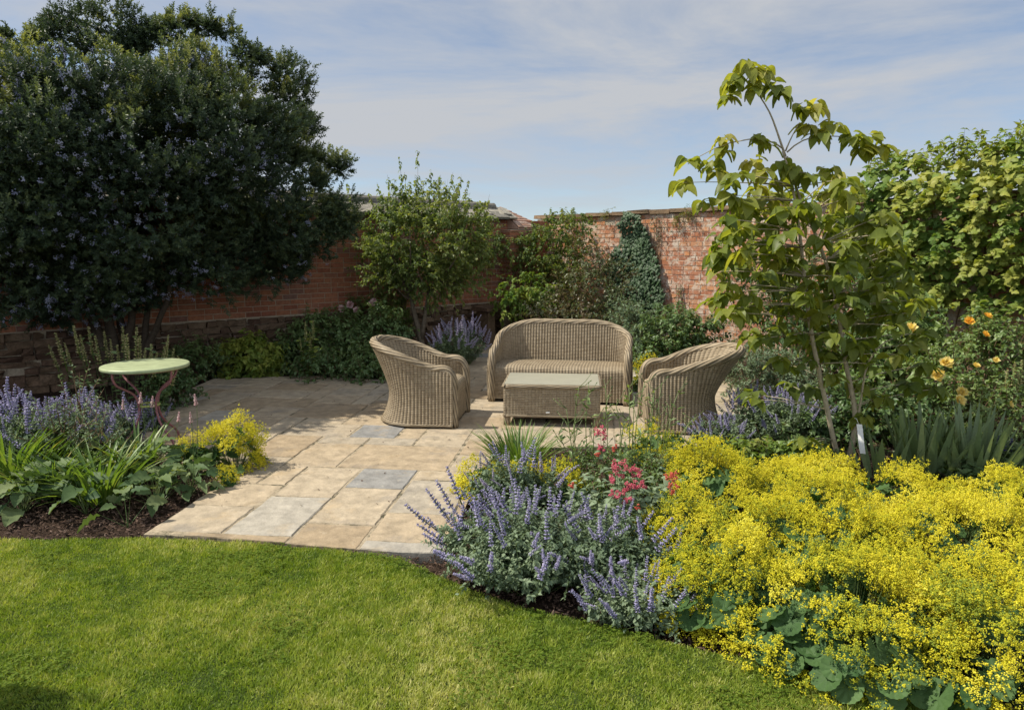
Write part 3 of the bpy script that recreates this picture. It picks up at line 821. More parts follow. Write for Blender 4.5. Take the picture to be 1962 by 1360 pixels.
def stone_bench():
    r = np.random.default_rng(34)
    c = D(965, 595, 12.55)
    t = thing('stone_bench', 'low stone slab bench on block legs in the wall corner behind the sofa', 'bench', (c[0], c[1], 0), math.atan2(dL[1], dL[0]) + math.pi)
    g = Geo(); g.box((0, 0, .62), (1.15, .42, .09), None, .3, 0, r.normal(size=(8, 3)) * .012); g.obj('slab', [M_rubble], t, False)
    for x in (-.42, .40):
        g = Geo(); g.box((x, 0, .26), (.16, .34, .62), None, .8, 0, r.normal(size=(8, 3)) * .012); g.obj('leg', [M_rubble], t, False)
stone_bench()

# ------------------------------------------------------------------ wicker furniture
def sstep(a, b, x):
    t = np.clip((np.asarray(x, float) - a) / (b - a), 0, 1)
    return t * t * (3 - 2 * t)
def tub(name, label, cat, loc, rz, W, Dp, rad, arm, back, lean, flare, rise, group=None, seat=.39, seed=1):
    "wicker tub seat: flared shell, rolled rim, ribbed back and seat; front faces -y"
    t = thing(name, label, cat, loc, rz, group)
    # plan path: left arm front -> around the back -> right arm front
    L1, La, Lb = Dp - rad, rad * math.pi / 2, W - 2 * rad
    tot = 2 * L1 + 2 * La + Lb
    def plan(s):
        s = np.asarray(s, float)
        x, y, nx, ny = np.zeros_like(s), np.zeros_like(s), np.zeros_like(s), np.zeros_like(s)
        m = s <= L1; x[m] = -W / 2; y[m] = s[m]; nx[m] = -1
        m = (s > L1) & (s <= L1 + La); a = (s[m] - L1) / rad
        x[m] = -W / 2 + rad - rad * np.cos(a); y[m] = Dp - rad + rad * np.sin(a); nx[m] = -np.cos(a); ny[m] = np.sin(a)
        m = (s > L1 + La) & (s <= L1 + La + Lb); x[m] = -W / 2 + rad + (s[m] - L1 - La); y[m] = Dp; ny[m] = 1
        m = (s > L1 + La + Lb) & (s <= L1 + 2 * La + Lb); a = (s[m] - L1 - La - Lb) / rad
        x[m] = W / 2 - rad + rad * np.sin(a); y[m] = Dp - rad + rad * np.cos(a); nx[m] = np.sin(a); ny[m] = np.cos(a)
        m = s > L1 + 2 * La + Lb; x[m] = W / 2; y[m] = Dp - rad - (s[m] - L1 - 2 * La - Lb); nx[m] = 1
        return x, y, nx, ny
    per = .033; nrib = int(round(tot / per)); per = tot / nrib
    s = np.linspace(0, tot, nrib * 6 + 1)
    x, y, nx, ny = plan(s)
    b = np.clip((y / Dp - rise[0]) / (rise[1] - rise[0]), 0, 1) ** 1.25 if rise[1] <= 1 else sstep(rise[0], L1 + La + .16, np.minimum(s, tot - s))
    ra = .11
    end = np.minimum(s, tot - s)
    droop = np.where(end < ra, ra - np.sqrt(np.maximum(ra * ra - (ra - end) ** 2, 0)), 0)
    H = arm + (back - arm) * b - droop
    rib = np.abs(np.sin(np.arange(len(s)) * math.pi / 6)) ** .7
    def surf(off, z0, nv, amp):
        v = np.linspace(0, 1, nv)
        Vv = np.zeros((len(s), nv, 3)); Uu = np.zeros((len(s), nv, 2))
        for j, q in enumerate(v):
            z = z0 + (H - z0) * q
            o = off + flare * (.35 + .65 * b) * np.maximum(0, 1 - z / .30) ** 2 + lean * b * np.maximum(0, (z - .30) / (back - .30)) ** 1.25 + .02 * (1 - b) * np.sin(np.clip(z / arm, 0, 1) * math.pi) + amp * rib
            Vv[:, j] = np.stack([x + nx * o, y + ny * o + (1 - b) * 0, z], -1)
            Uu[:, j] = np.stack([s, z], -1)
        return Vv, Uu
    g = Geo(); Vv, Uu = surf(.0, .025, 26, .011); g.grid(Vv, Uu, flip=True); g.obj('shell', [M_wick], t)
    g = Geo(); Vi, Ui = surf(-.055, seat - .03, 22, -.011); g.grid(Vi, Ui); g.obj('backrest', [M_wick], t)
    # rolled rim: up the front edge, over the arm, round the back
    g = Geo()
    pts = [np.array((-W / 2 - .0, .0, z)) for z in np.linspace(.0, arm - ra - .02, 10)]
    k = 3
    for i in range(0, len(s), k):
        o = -.027 + lean * b[i] * ((max(H[i] - .30, 0)) / (back - .30)) ** 1.25
        pts.append(np.array((x[i] + nx[i] * o, y[i] + ny[i] * o, H[i])))
    pts += [np.array((W / 2, .0, z)) for z in np.linspace(arm - ra - .02, .0, 10)]
    pts = np.array(pts); pts[:10, 0] += .027; pts[-10:, 0] -= .027
    keep = np.concatenate([[True], np.linalg.norm(np.diff(pts, axis=0), axis=1) > 1e-3]); pts = pts[keep]
    for _ in range(2): pts[1:-1] = (pts[:-2] + 2 * pts[1:-1] + pts[2:]) / 4
    g.tube(pts, .037, 16, lobes=8, lob=.14)
    g.obj('rim', [M_rim], t)
    # seat deck with rounded front edge running into the front panel
    hw = W / 2 - .045
    prof = [(Dp - .08, seat - .02), (Dp * .6, seat - .005), (.12, seat + .005), (.05, seat), (.015, seat - .02), (.005, seat - .05), (.002, seat - .12), (.004, .20), (.0, .10), (-.004, .03)]
    pl = np.concatenate([[0], np.cumsum(np.linalg.norm(np.diff(np.array(prof), axis=0), axis=1))])
    fine = np.linspace(0, pl[-1], 44); py = np.interp(fine, pl, [p[0] for p in prof]); pz = np.interp(fine, pl, [p[1] for p in prof])
    nrb = int(round(2 * hw / .033)); xs = np.linspace(-hw, hw, nrb * 6 + 1); rb = np.abs(np.sin(np.arange(len(xs)) * math.pi / 6)) ** .7 * .006
    V = np.zeros((len(xs), 44, 3)); U = np.zeros((len(xs), 44, 2))
    tn = np.stack([np.gradient(py), np.gradient(pz)], -1); tn = nrm(tn); ny_, nz_ = tn[:, 1], -tn[:, 0]
    back_edge = np.ones_like(xs)
    for j in range(44):
        yy = py[j] + ny_[j] * rb
        if rad > .2:                       # follow the round back
            lim = Dp - rad + np.sqrt(np.maximum(rad ** 2 - np.maximum(np.abs(xs) - (W / 2 - rad), 0) ** 2, 0)) - .02
            yy = np.minimum(yy, lim)
        V[:, j] = np.stack([xs, yy, pz[j] + nz_[j] * rb], -1); U[:, j] = np.stack([xs, np.full_like(xs, fine[j])], -1)
    g = Geo(); g.grid(V, U); g.obj('seat', [M_wick], t)
    g = Geo()                              # braid round the foot
    fo = flare * (.35 + .65 * b)
    pts = np.stack([x + nx * (fo * .84 + .002), y + ny * (fo * .84 + .002), np.full_like(x, .024)], -1)[::4]
    g.tube(pts, .014, 8, lobes=4, lob=.2); g.obj('base_braid', [M_rim], t)
    return t
G1 = 'wicker garden furniture on the terrace'
tub('wicker_sofa', 'two-seater wicker sofa with a high rounded back behind the coffee table', 'sofa', (.50, 7.36, .014), math.radians(-9.8), 1.52, .72, .28, .55, .805, .06, .03, (.10, 2), G1)
tub('wicker_armchair', 'wicker tub armchair with its back to the shaded paving, facing right', 'armchair', (-.505, 6.65, .014), math.radians(83.8), .70, .68, .33, .55, .77, .18, .10, (.28, 1.0), G1)
tub('wicker_armchair', 'wicker tub armchair facing left, its back against the catmint border', 'armchair', (1.27, 6.46, .014), math.radians(-94.6), .68, .62, .31, .55, .735, .26, .10, (.28, 1.0), G1)

def coffee_table():
    t = thing('coffee_table', 'low rectangular wicker coffee table with a pale glass top', 'coffee table', (.37, 6.36, .014), math.radians(-5.3), G1 and 'wicker garden furniture on the terrace')
    W, Dp, z0, z1 = .90, .60, .09, .375
    g = Geo()
    for (a, b) in (((-W / 2, 0), (W / 2, 0)), ((W / 2, 0), (W / 2, Dp)), ((W / 2, Dp), (-W / 2, Dp)), ((-W / 2, Dp), (-W / 2, 0))):
        a, b = np.array(a), np.array(b); L = np.linalg.norm(b - a); d = (b - a) / L; no = np.array((d[1], -d[0]))
        nr = int(round(L / .03)); q = np.linspace(0, 1, nr * 6 + 1); rb = np.abs(np.sin(np.arange(len(q)) * math.pi / 6)) ** .7 * .004
        zz = np.linspace(z0, z1, 12)
        V = np.zeros((len(q), 12, 3)); U = np.zeros((len(q), 12, 2))
        for j in range(12):
            xy = a + (b - a) * q[:, None] + no * rb[:, None]; V[:, j, :2] = xy; V[:, j, 2] = zz[j]; U[:, j] = np.stack([q * L, np.full_like(q, zz[j])], -1)
        g.grid(V, U)
    V = np.array([(-W / 2, 0, z0), (W / 2, 0, z0), (W / 2, Dp, z0), (-W / 2, Dp, z0), (-W / 2, 0, z1), (W / 2, 0, z1), (W / 2, Dp, z1), (-W / 2, Dp, z1)])
    g.faces(V, [(3, 2, 1, 0), (4, 5, 6, 7)], .4)
    g.obj('apron', [M_wick], t)
    for sx in (-1, 1):
        for y in (.03, Dp - .03):
            g = Geo(); g.tube([(sx * (W / 2 - .028), y, z) for z in (0, .05, z0 + .02, z1 - .02)], .031, 12, lobes=6, lob=.08); g.obj('leg', [M_rim], t)
    for z, rr in ((z1 + .002, .020), (z0 + .006, .013)):
        g = Geo(); c = .02
        pts = [(-W / 2 + c, 0, z), (W / 2 - c, 0, z), (W / 2, c, z), (W / 2, Dp - c, z), (W / 2 - c, Dp, z), (-W / 2 + c, Dp, z), (-W / 2, Dp - c, z), (-W / 2, c, z), (-W / 2 + c, 0, z)]
        P2 = []
        for a, b in zip(pts, pts[1:]):
            a, b = np.array(a), np.array(b); m = max(2, int(np.linalg.norm(b - a) / .03))
            P2 += [a + (b - a) * k / m for k in range(m)]
        g.tube(P2 + [np.array(pts[-1])], rr, 10, lobes=6, lob=.15); g.obj('braid', [M_rim], t)
    g = Geo(); b = .004
    for z, s in ((z1 + .021, 0),):
        w, d0, d1 = W / 2 - .004, .004, Dp - .004
        V = []
        for (e, zz) in ((0, z), (0, z + .004), (.003, z + .007)):
            V += [(-w + e, d0 + e, zz), (w - e, d0 + e, zz), (w - e, d1 - e, zz), (-w + e, d1 - e, zz)]
        F = [(3, 2, 1, 0), (8, 9, 10, 11)] + [(k + i, k + (i + 1) % 4, k + 4 + (i + 1) % 4, k + 4 + i) for k in (0, 4) for i in range(4)]
        g.faces(np.array(V), F)
    g.obj('glass_top', [M_glass], t, False)
    g = Geo(); g.box((-.035, -.009, .135), (.035, .004, .012)); g.obj('maker_tag', [M_white], t, False)
coffee_table()

def bistro_table():
    t = thing('bistro_table', 'round pale green metal table on four curved pink legs beside the lavender blue flowers', 'table', (-3.05, 5.70, .012), math.radians(20))
    g = Geo(); R = .336; ht = .705; N = 64; a = np.arange(N) * 2 * math.pi / N
    rows = [(.0001, ht), (.15, ht + .001), (R - .012, ht), (R - .003, ht - .003), (R, ht - .008), (R, ht - .026), (R - .004, ht - .029), (R - .02, ht - .026), (.0001, ht - .02)]
    V = np.array([[(math.cos(q) * rr, math.sin(q) * rr, zz) for q in a] for rr, zz in rows]).reshape(-1, 3)
    F = [(i * N + j, i * N + (j + 1) % N, (i + 1) * N + (j + 1) % N, (i + 1) * N + j) for i in range(len(rows) - 1) for j in range(N)]
    g.faces(V, F); g.obj('tabletop', [M_ttop], t)
    ctl = np.array([(.300, .68), (.300, .62), (.275, .565), (.20, .52), (.13, .475), (.098, .42), (.088, .36), (.092, .30), (.115, .23), (.165, .165), (.22, .12), (.262, .07), (.275, .0)])
    u = np.linspace(0, len(ctl) - 1, 60); rr = np.interp(u, range(len(ctl)), ctl[:, 0]); zz = np.interp(u, range(len(ctl)), ctl[:, 1])
    for _ in range(3):
        rr[1:-1] = (rr[:-2] + 2 * rr[1:-1] + rr[2:]) / 4; zz[1:-1] = (zz[:-2] + 2 * zz[1:-1] + zz[2:]) / 4
    for k in range(4):
        q = k * math.pi / 2 + math.pi / 4
        g = Geo(); g.tube(np.stack([rr * math.cos(q), rr * math.sin(q), zz], -1), .0095, 8); g.obj('leg', [M_tleg], t)
    for z, R2, tk, mt, nm in ((.36, .080, .010, M_tring, 'ring'), (.672, .298, .006, M_tleg, 'support_hoop')):
        g = Geo(); q = np.linspace(0, 2 * math.pi, 41); g.tube(np.stack([R2 * np.cos(q), R2 * np.sin(q), np.full(41, z)], -1), tk, 8, cap=False); g.obj(nm, [mt], t)
bistro_table()

# ------------------------------------------------------------------ trees
def ground_at(x, y): return P(x, y, -.03)

def ceanothus():
    r = np.random.default_rng(41)
    base = np.array((-4.75, 8.35, -.03))
    t = thing('ceanothus_tree', 'huge dark evergreen tree with dusty blue blossom overhanging the shaded wall', 'tree', base)
    def B(px, py, rp, Y, sy=1.0):
        c = D(px, py, Y); k = rp / FPX * Y * 1.02
        return (c - base, (k, k * sy, k))
    blobs = [B(390, 255, 135, 8.2), B(170, 285, 145, 7.5), B(470, 320, 115, 8.8), B(270, 330, 180, 8.0), B(30, 270, 150, 7.0), B(60, 430, 150, 7.3), B(-260, 330, 170, 6.95), B(345, 185, 66, 8.3), B(70, 175, 55, 7.2),
             B(560, 425, 75, 9.5), B(425, 175, 70, 8.7), B(250, 190, 70, 7.9), B(500, 470, 70, 9.3), B(330, 450, 110, 8.6), B(190, 470, 120, 8.0), B(-120, 340, 190, 6.85),
             B(540, 250, 45, 9.0), B(400, 495, 60, 8.9), B(560, 500, 38, 9.6), B(100, 560, 70, 8.2), B(190, 560, 66, 8.3), B(20, 530, 60, 8.0)]
    spikes = [(95, 52, 20), (155, 50, 22), (230, 52, 22), (282, 62, 20), (337, 30, 24), (410, 34, 24), (452, 42, 22), (60, 72, 24), (10, 72, 24), (490, 88, 22), (200, 62, 20), (545, 140, 26), (575, 190, 26),
              (590, 238, 20), (605, 305, 18), (640, 318, 19), (655, 318, 10), (575, 300, 24), (610, 345, 24), (640, 400, 28), (655, 430, 22), (300, 45, 18), (370, 22, 18), (130, 80, 22), (260, 85, 25), (310, 90, 24)]
    tips = [B(x, y + 22 * (y < 95 and x > 270), q, 8.6 + max(0, x - 500) / 150, 1.2) for x, y, q in spikes]
    gl, gf = Geo(), Geo()
    S = [sprig(18, L_cean, .36, .85, k) for k in range(3)]
    def put(bl, n, lo, hi, size, seed, tipadd=0):
        p, d, k = blob_points(bl, n, lo, hi, r, .36, seed)
        p = p + d * ((vnoise(p, 2.6, 71) - .5) * .5)[:, None]
        pw = p + base
        ok = (pw[:, 2] > .55) & (((pw[:, :2] - CORNER) @ nL) > .05) | (pw[:, 2] > 2.5)
        hole = vnoise(pw, 2.6, 77) > .31
        ok &= hole | (lo > .9)
        p, d, k = p[ok], d[ok], k[ok]; n = len(p)
        dd = nrm(d * np.array((1, 1, .7)) + np.array((0, 0, .55)) + r.normal(size=(n, 3)) * .35)
        cl = vnoise(p + base, 2.2, 21)
        young_lit = np.clip((vnoise(p + base, 3.1, 22) - .42) * 3.6, 0, 1) * np.clip(d[:, 2] * 1.2 - d[:, 0] * .3 + .35, 0, 1)  # new growth, plus top and sun-side light put into the leaf colour
        rn = np.clip(.12 + .4 * cl + r.uniform(-.12, .12, n) + .65 * young_lit + tipadd, 0, 1)
        F = frames(dd, rdir(n, r)); sz = r.uniform(.75, 1.25, n) * size
        for q in range(3):
            m = np.arange(n) % 3 == q
            gl.inst(S[q], p[m], F[m], sz[m], rn[m])
        return p, d, k
    put(blobs, 23000, .84, 1.08, .120, 5)
    put(blobs, 6500, .45, .86, .14, 5)
    put(tips, 4200, .2, 1.1, .105, 6, .05)
    p, d, k = blob_points(blobs, 4200, .97, 1.06, r, .36, 5)
    pw = p + base
    ok = (.8 * vnoise(pw, 1.5, 55) + .35 * vnoise(pw, 5.5, 56) + .25 * (pw[:, 0] < -4.2) - .14 * (pw[:, 2] > 3.9) > .57) & (pw[:, 2] > .7) & (((pw[:, :2] - CORNER) @ nL) > .1)
    p, d = p[ok], d[ok]; n = len(p)
    bl = Tm(*(lambda g: (np.concatenate(g.V), []))(Geo()) ) if False else merge(O_bit, np.random.default_rng(2).normal(size=(16, 3)) * (.22, .22, .22) + np.linspace(0, .9, 16)[:, None] * (0, 1, 0), frames(rdir(16), (0, 0, 1)), np.full(16, .24))
    gf.inst(bl, p, frames(nrm(d + (0, 0, .5)), rdir(n, r)), r.uniform(.04, .065, n), r.random(n))
    gl.obj('crown', [M_ceano], t, False)
    gf.obj('blossom', [M_ceblue], t, False)
    g = Geo()
    for (x, y, z, r0) in ((-.1, 0, .9, .06), (.18, .1, 1.0, .05)):
        p0 = np.array((x * .4, y, 0))
        for q in range(5):
            end = np.array((r.uniform(-1.3, 1.6), r.uniform(-.5, .6), r.uniform(2.2, 3.4)))
            mid = np.array((x * 1.5 + end[0] * .25, y, 1.2))
            u = np.linspace(0, 1, 14)[:, None]
            pts = p0 * (1 - u) ** 2 + 2 * mid * u * (1 - u) + end * u ** 2 + r.normal(size=(14, 3)) * .02
            g.tube(pts, np.linspace(r0, .014, 14), 8)
    g.obj('trunk', [M_darkbark], t)
ceanothus()

def small_tree():
    r = np.random.default_rng(42)
    base = P(806, 690, -.03)
    t = thing('garden_tree', 'small round-headed tree with a dark forked trunk behind the left armchair', 'tree', base)
    g = Geo()
    def B(px, py, rx, rz, Y): 
        c = D(px, py, Y) - base; k = Y / FPX
        return (c, (rx * k, rx * k * .9, rz * k))
    Y0 = base[1]
    blobs = [B(820, 470, 108, 88, Y0), B(760, 450, 55, 60, Y0 - .1), B(890, 450, 48, 50, Y0), B(815, 530, 80, 42, Y0), B(760, 510, 55, 40, Y0 - .1), B(880, 510, 45, 45, Y0)]
    tr = [(0, 0, 0), (.02, 0, .25), (-.03, 0, .5), (-.10, .02, .78), (-.13, .05, .95)]
    g.tube(tr, [.060, .05, .043, .036, .03], 8)
    g.tube([(.01, 0, .3), (.05, -.02, .5), (.10, .0, .8), (.13, .05, 1.05)], [.04, .034, .028, .02], 8)
    tips = []
    p, d, k = blob_points(blobs, 34, .7, .95, r)
    for e in p:
        s0 = np.array(tr[-1]) if e[0] < 0 else np.array((.13, .05, 1.05))
        u = np.linspace(0, 1, 8)[:, None]; mid = s0 * .4 + e * .6 - np.array((0, 0, .12))
        g.tube(s0 * (1 - u) ** 2 + 2 * mid * u * (1 - u) + e * u ** 2, np.linspace(.02, .004, 8), 5)
    gl = Geo()
    p, d, k = blob_points(blobs, 1000, .4, 1.06, r, .3)
    dd = nrm(d * (1, 1, .6) + np.array((0, 0, .35)) + r.normal(size=(len(p), 3)) * .4)
    cl = vnoise(p + base, 3, 3)
    shoots(g, gl, p, dd, r.uniform(.16, .34, len(p)), L_oval, 19, .060, .25, .45, np.clip(.15 + .6 * cl + r.uniform(-.1, .1, len(p)), 0, 1), .003, r)
    # feathery upright leaders against the sky
    lead = [(765, 300, 400), (742, 335, 420), (800, 288, 380), (795, 335, 400), (826, 325, 400), (844, 335, 410), (868, 330, 410), (884, 335, 420), (897, 345, 430), (722, 350, 430), (775, 330, 410), (812, 360, 420), (855, 360, 420), (752, 350, 420), (784, 345, 410), (834, 345, 410), (878, 352, 420), (665, 350, 395), (706, 370, 420), (938, 372, 410), (930, 385, 420), (915, 400, 440)]
    tp = np.array([D(x, y, Y0 + r.uniform(-.3, .3)) - base for x, y, _ in lead]); bt = np.array([D(806 + (x - 806) * (.7 if x not in (665, 938) else .9), yb + 30, Y0) - base for x, _, yb in lead])
    ln = np.linalg.norm(tp - bt, axis=1)
    shoots(g, gl, bt, tp - bt, ln, L_oval2, 34, .068, .0, .9, r.uniform(.25, .6, len(lead)), .005, r, t0=.15)
    k = 46; xs = r.uniform(735, 905, k); yt = 345 + np.abs(xs - 820) * .35 + r.uniform(-15, 45, k)
    b2 = np.array([D(820 + (x - 820) * .75, 440, Y0 + r.uniform(-.3, .3)) - base for x in xs]); t2 = np.array([D(x, y, Y0 + r.uniform(-.5, .5)) - base for x, y in zip(xs, yt)])
    shoots(g, gl, b2, t2 - b2, np.linalg.norm(t2 - b2, axis=1), L_oval2, 20, .064, .0, .8, r.uniform(.25, .7, k), .004, r, t0=.2)
    lo = np.array([D(x, y, Y0 - .2) - base for x, y in ((700, 520), (690, 480), (705, 560), (720, 580), (930, 560), (940, 500), (955, 455), (945, 425), (690, 420), (680, 450))])
    lb = np.array([B(820, 500, 1, 1, Y0)[0]] * len(lo)) * .5 + lo * .5
    shoots(g, gl, lb, lo - lb, np.linalg.norm(lo - lb, axis=1), L_oval2, 26, .05, .08, .6, .45, .005, r)
    g.obj('trunk', [M_bark], t); gl.obj('crown', [M_small], t)
small_tree()

def dogwood():
    r = np.random.default_rng(43)
    base = P(1618, 905, -.03)
    t = thing('dogwood_sapling', 'slender twin-stemmed sapling with large drooping pale green leaves, white tag tied on', 'tree', base)
    Y0 = base[1]
    g, gl = Geo(), Geo()
    def path(pts, r0, r1, n=24):
        q = np.array([D(x, y, Y0 + dy) - base for x, y, dy in pts]); u = np.linspace(0, len(q) - 1, n)
        c = np.stack([np.interp(u, range(len(q)), q[:, i]) for i in range(3)], -1)
        for _ in range(2): c[1:-1] = (c[:-2] + 2 * c[1:-1] + c[2:]) / 4
        g.tube(c, np.linspace(r0, r1, n), 8); return c
    A = path([(1614, 905, 0), (1598, 850, 0), (1580, 760, -.02), (1562, 680, -.03), (1548, 600, -.02), (1540, 520, 0), (1532, 440, .02), (1518, 350, .02), (1500, 290, .02)], 0.021, .008)
    B_ = path([(1620, 905, 0), (1634, 850, .02), (1642, 800, .04), (1630, 740, .04), (1616, 680, .05), (1608, 600, .05), (1590, 520, .06), (1560, 440, .06), (1530, 380, .05), (1508, 300, .03)], .023, .008)
    Ld = path([(1505, 300, .02), (1492, 262, .02), (1476, 215, .02), (1447, 172, .02)], .009, .004, 10)
    path([(1505, 290, .02), (1515, 265, 0), (1532, 235, 0)], .006, .003, 6)
    path([(1508, 292, .02), (1530, 268, 0), (1570, 258, 0), (1620, 262, 0), (1680, 268, 0)], .006, .002, 8)
    path([(1500, 285, .02), (1480, 265, 0), (1420, 262, 0), (1350, 290, 0), (1318, 315, 0)], .006, .002, 8)
    path([(1642, 805, .03), (1652, 760, 0), (1655, 700, -.1), (1690, 650, -.15), (1740, 640, -.2)], .010, .003, 10)
    trunk = np.concatenate([A, B_])
    cl = [(1400, 158), (1432, 122), (1458, 140), (1480, 160), (1500, 172), (1392, 185), (1415, 150), (1447, 165), (1540, 205), (1565, 200), (1548, 240), (1590, 240), (1570, 255), (1632, 262), (1652, 285), (1690, 280), (1665, 265),
          (1392, 262), (1318, 305), (1308, 350), (1362, 315), (1388, 290), (1376, 330), (1352, 385), (1392, 352), (1400, 375), (1448, 265), (1470, 275), (1440, 310), (1465, 330), (1500, 310), (1485, 350), (1450, 360), (1420, 335), (1520, 320), (1550, 335), (1588, 325), (1592, 370),
          (1625, 380), (1640, 350), (1545, 385), (1500, 400), (1460, 400), (1425, 410), (1395, 420), (1570, 420), (1610, 420), (1650, 410), (1690, 430), (1380, 470), (1378, 520), (1395, 545), (1372, 575), (1400, 600), (1388, 560), (1430, 565), (1440, 640), (1460, 650), (1495, 690), (1515, 700), (1448, 765), (1440, 755),
          (1700, 560), (1735, 600), (1745, 660), (1770, 700), (1790, 745), (1720, 680), (1745, 735), (1690, 700), (1650, 690), (1560, 850), (1575, 860), (1545, 845), (1545, 690), (1590, 720), (1600, 640), (1530, 640), (1640, 600), (1570, 600), (1620, 560), (1670, 540), (1720, 470), (1735, 520), (1562, 742), (1645, 738), (1545, 655), (1692, 762), (1515, 738), (1655, 800),  (1760, 575), (1712, 625), (1700, 430), (1765, 640), (1680, 610), (1660, 650), (1550, 540), (1500, 545), (1480, 500), (1440, 480)]
    poly = [(1380, 385), (1600, 330), (1720, 420), (1745, 560), (1700, 660), (1590, 690), (1510, 660), (1470, 600), (1385, 610), (1365, 490)]
    for _ in range(900):
        q = np.array((r.uniform(1360, 1760), r.uniform(330, 700)))
        if inside(q[None], poly)[0] and min((q[0] - a) ** 2 + (q[1] - b) ** 2 for a, b in cl) > 15 ** 2:
            cl.append((q[0], q[1]))
        if len(cl) > 196: break
    for (x, y) in cl:
        dep = 0.0 if y < 330 else r.normal() * .24
        c = D(x, y, Y0 + np.clip(dep, -.5, .5)) - base
        dd = np.linalg.norm((trunk - c) * (1, 1, 1.0), axis=1) + np.where(trunk[:, 2] > c[2] + .02, .35, 0)
        s0 = trunk[np.argmin(dd)]
        if y > 330 or x > 1700:
            u = np.linspace(0, 1, 6)[:, None]; mid = (s0 + c) / 2 + np.array((0, 0, .03))
            g.tube(s0 * (1 - u) ** 2 + 2 * mid * u * (1 - u) + c * u ** 2, np.linspace(.005, .002, 6), 5)
        n = r.integers(7, 12)
        a = r.uniform(0, 6.28) + np.arange(n) * 2.4
        out = np.stack([np.cos(a), np.sin(a), r.uniform(-.5, .35, n)], -1)
        p = c + out * .012 + r.normal(size=(n, 3)) * .015
        rn = np.clip(.28 + .28 * (c[2] > 2.0) + r.normal() * .14 + r.normal(size=n) * .12, 0, 1)
        gl.inst(L_dog, p, frames(out, (0, 0, 1) + r.normal(size=(n, 3)) * .3), r.uniform(.06, .115, n), rn)
    g.obj('trunk', [M_bark2], t); gl.obj('crown', [M_dog], t)
    tg = Geo()
    p = D(1645, 812, Y0 - .12)
    tt = thing('plant_tag', 'narrow white plastic tag hanging from the stem of the sapling', 'tag', p)
    L = .21; pts = [(0, 0), (-.01, .03), (-.022, .10), (-.03, .17), (-.034, .21)]
    V = []
    for k, (dx, dz) in enumerate([(0, 0), (.004, -.05), (.008, -.11), (.012, -.16), (.018, -.21)]):
        V += [(dx - .015, -.02 - .012 * k + .02, dz), (dx + .017, -.02 - .012 * k, dz), (dx + .0175, -.018 - .012 * k, dz), (dx - .0145, -.018 - .012 * k + .02, dz)]
    F = [(k * 4 + i, k * 4 + (i + 1) % 4, k * 4 + 4 + (i + 1) % 4, k * 4 + 4 + i) for k in range(4) for i in range(4)] + [(3, 2, 1, 0), (16, 17, 18, 19)]
    tg.faces(np.array(V), F); tg.obj('label_strip', [M_white], tt, False)
    tg = Geo(); tg.tube([(0, 0, 0), (-.005, .02, .03), (-.01, .05, .035)], .0015, 5); tg.obj('tie', [M_white], tt)
dogwood()

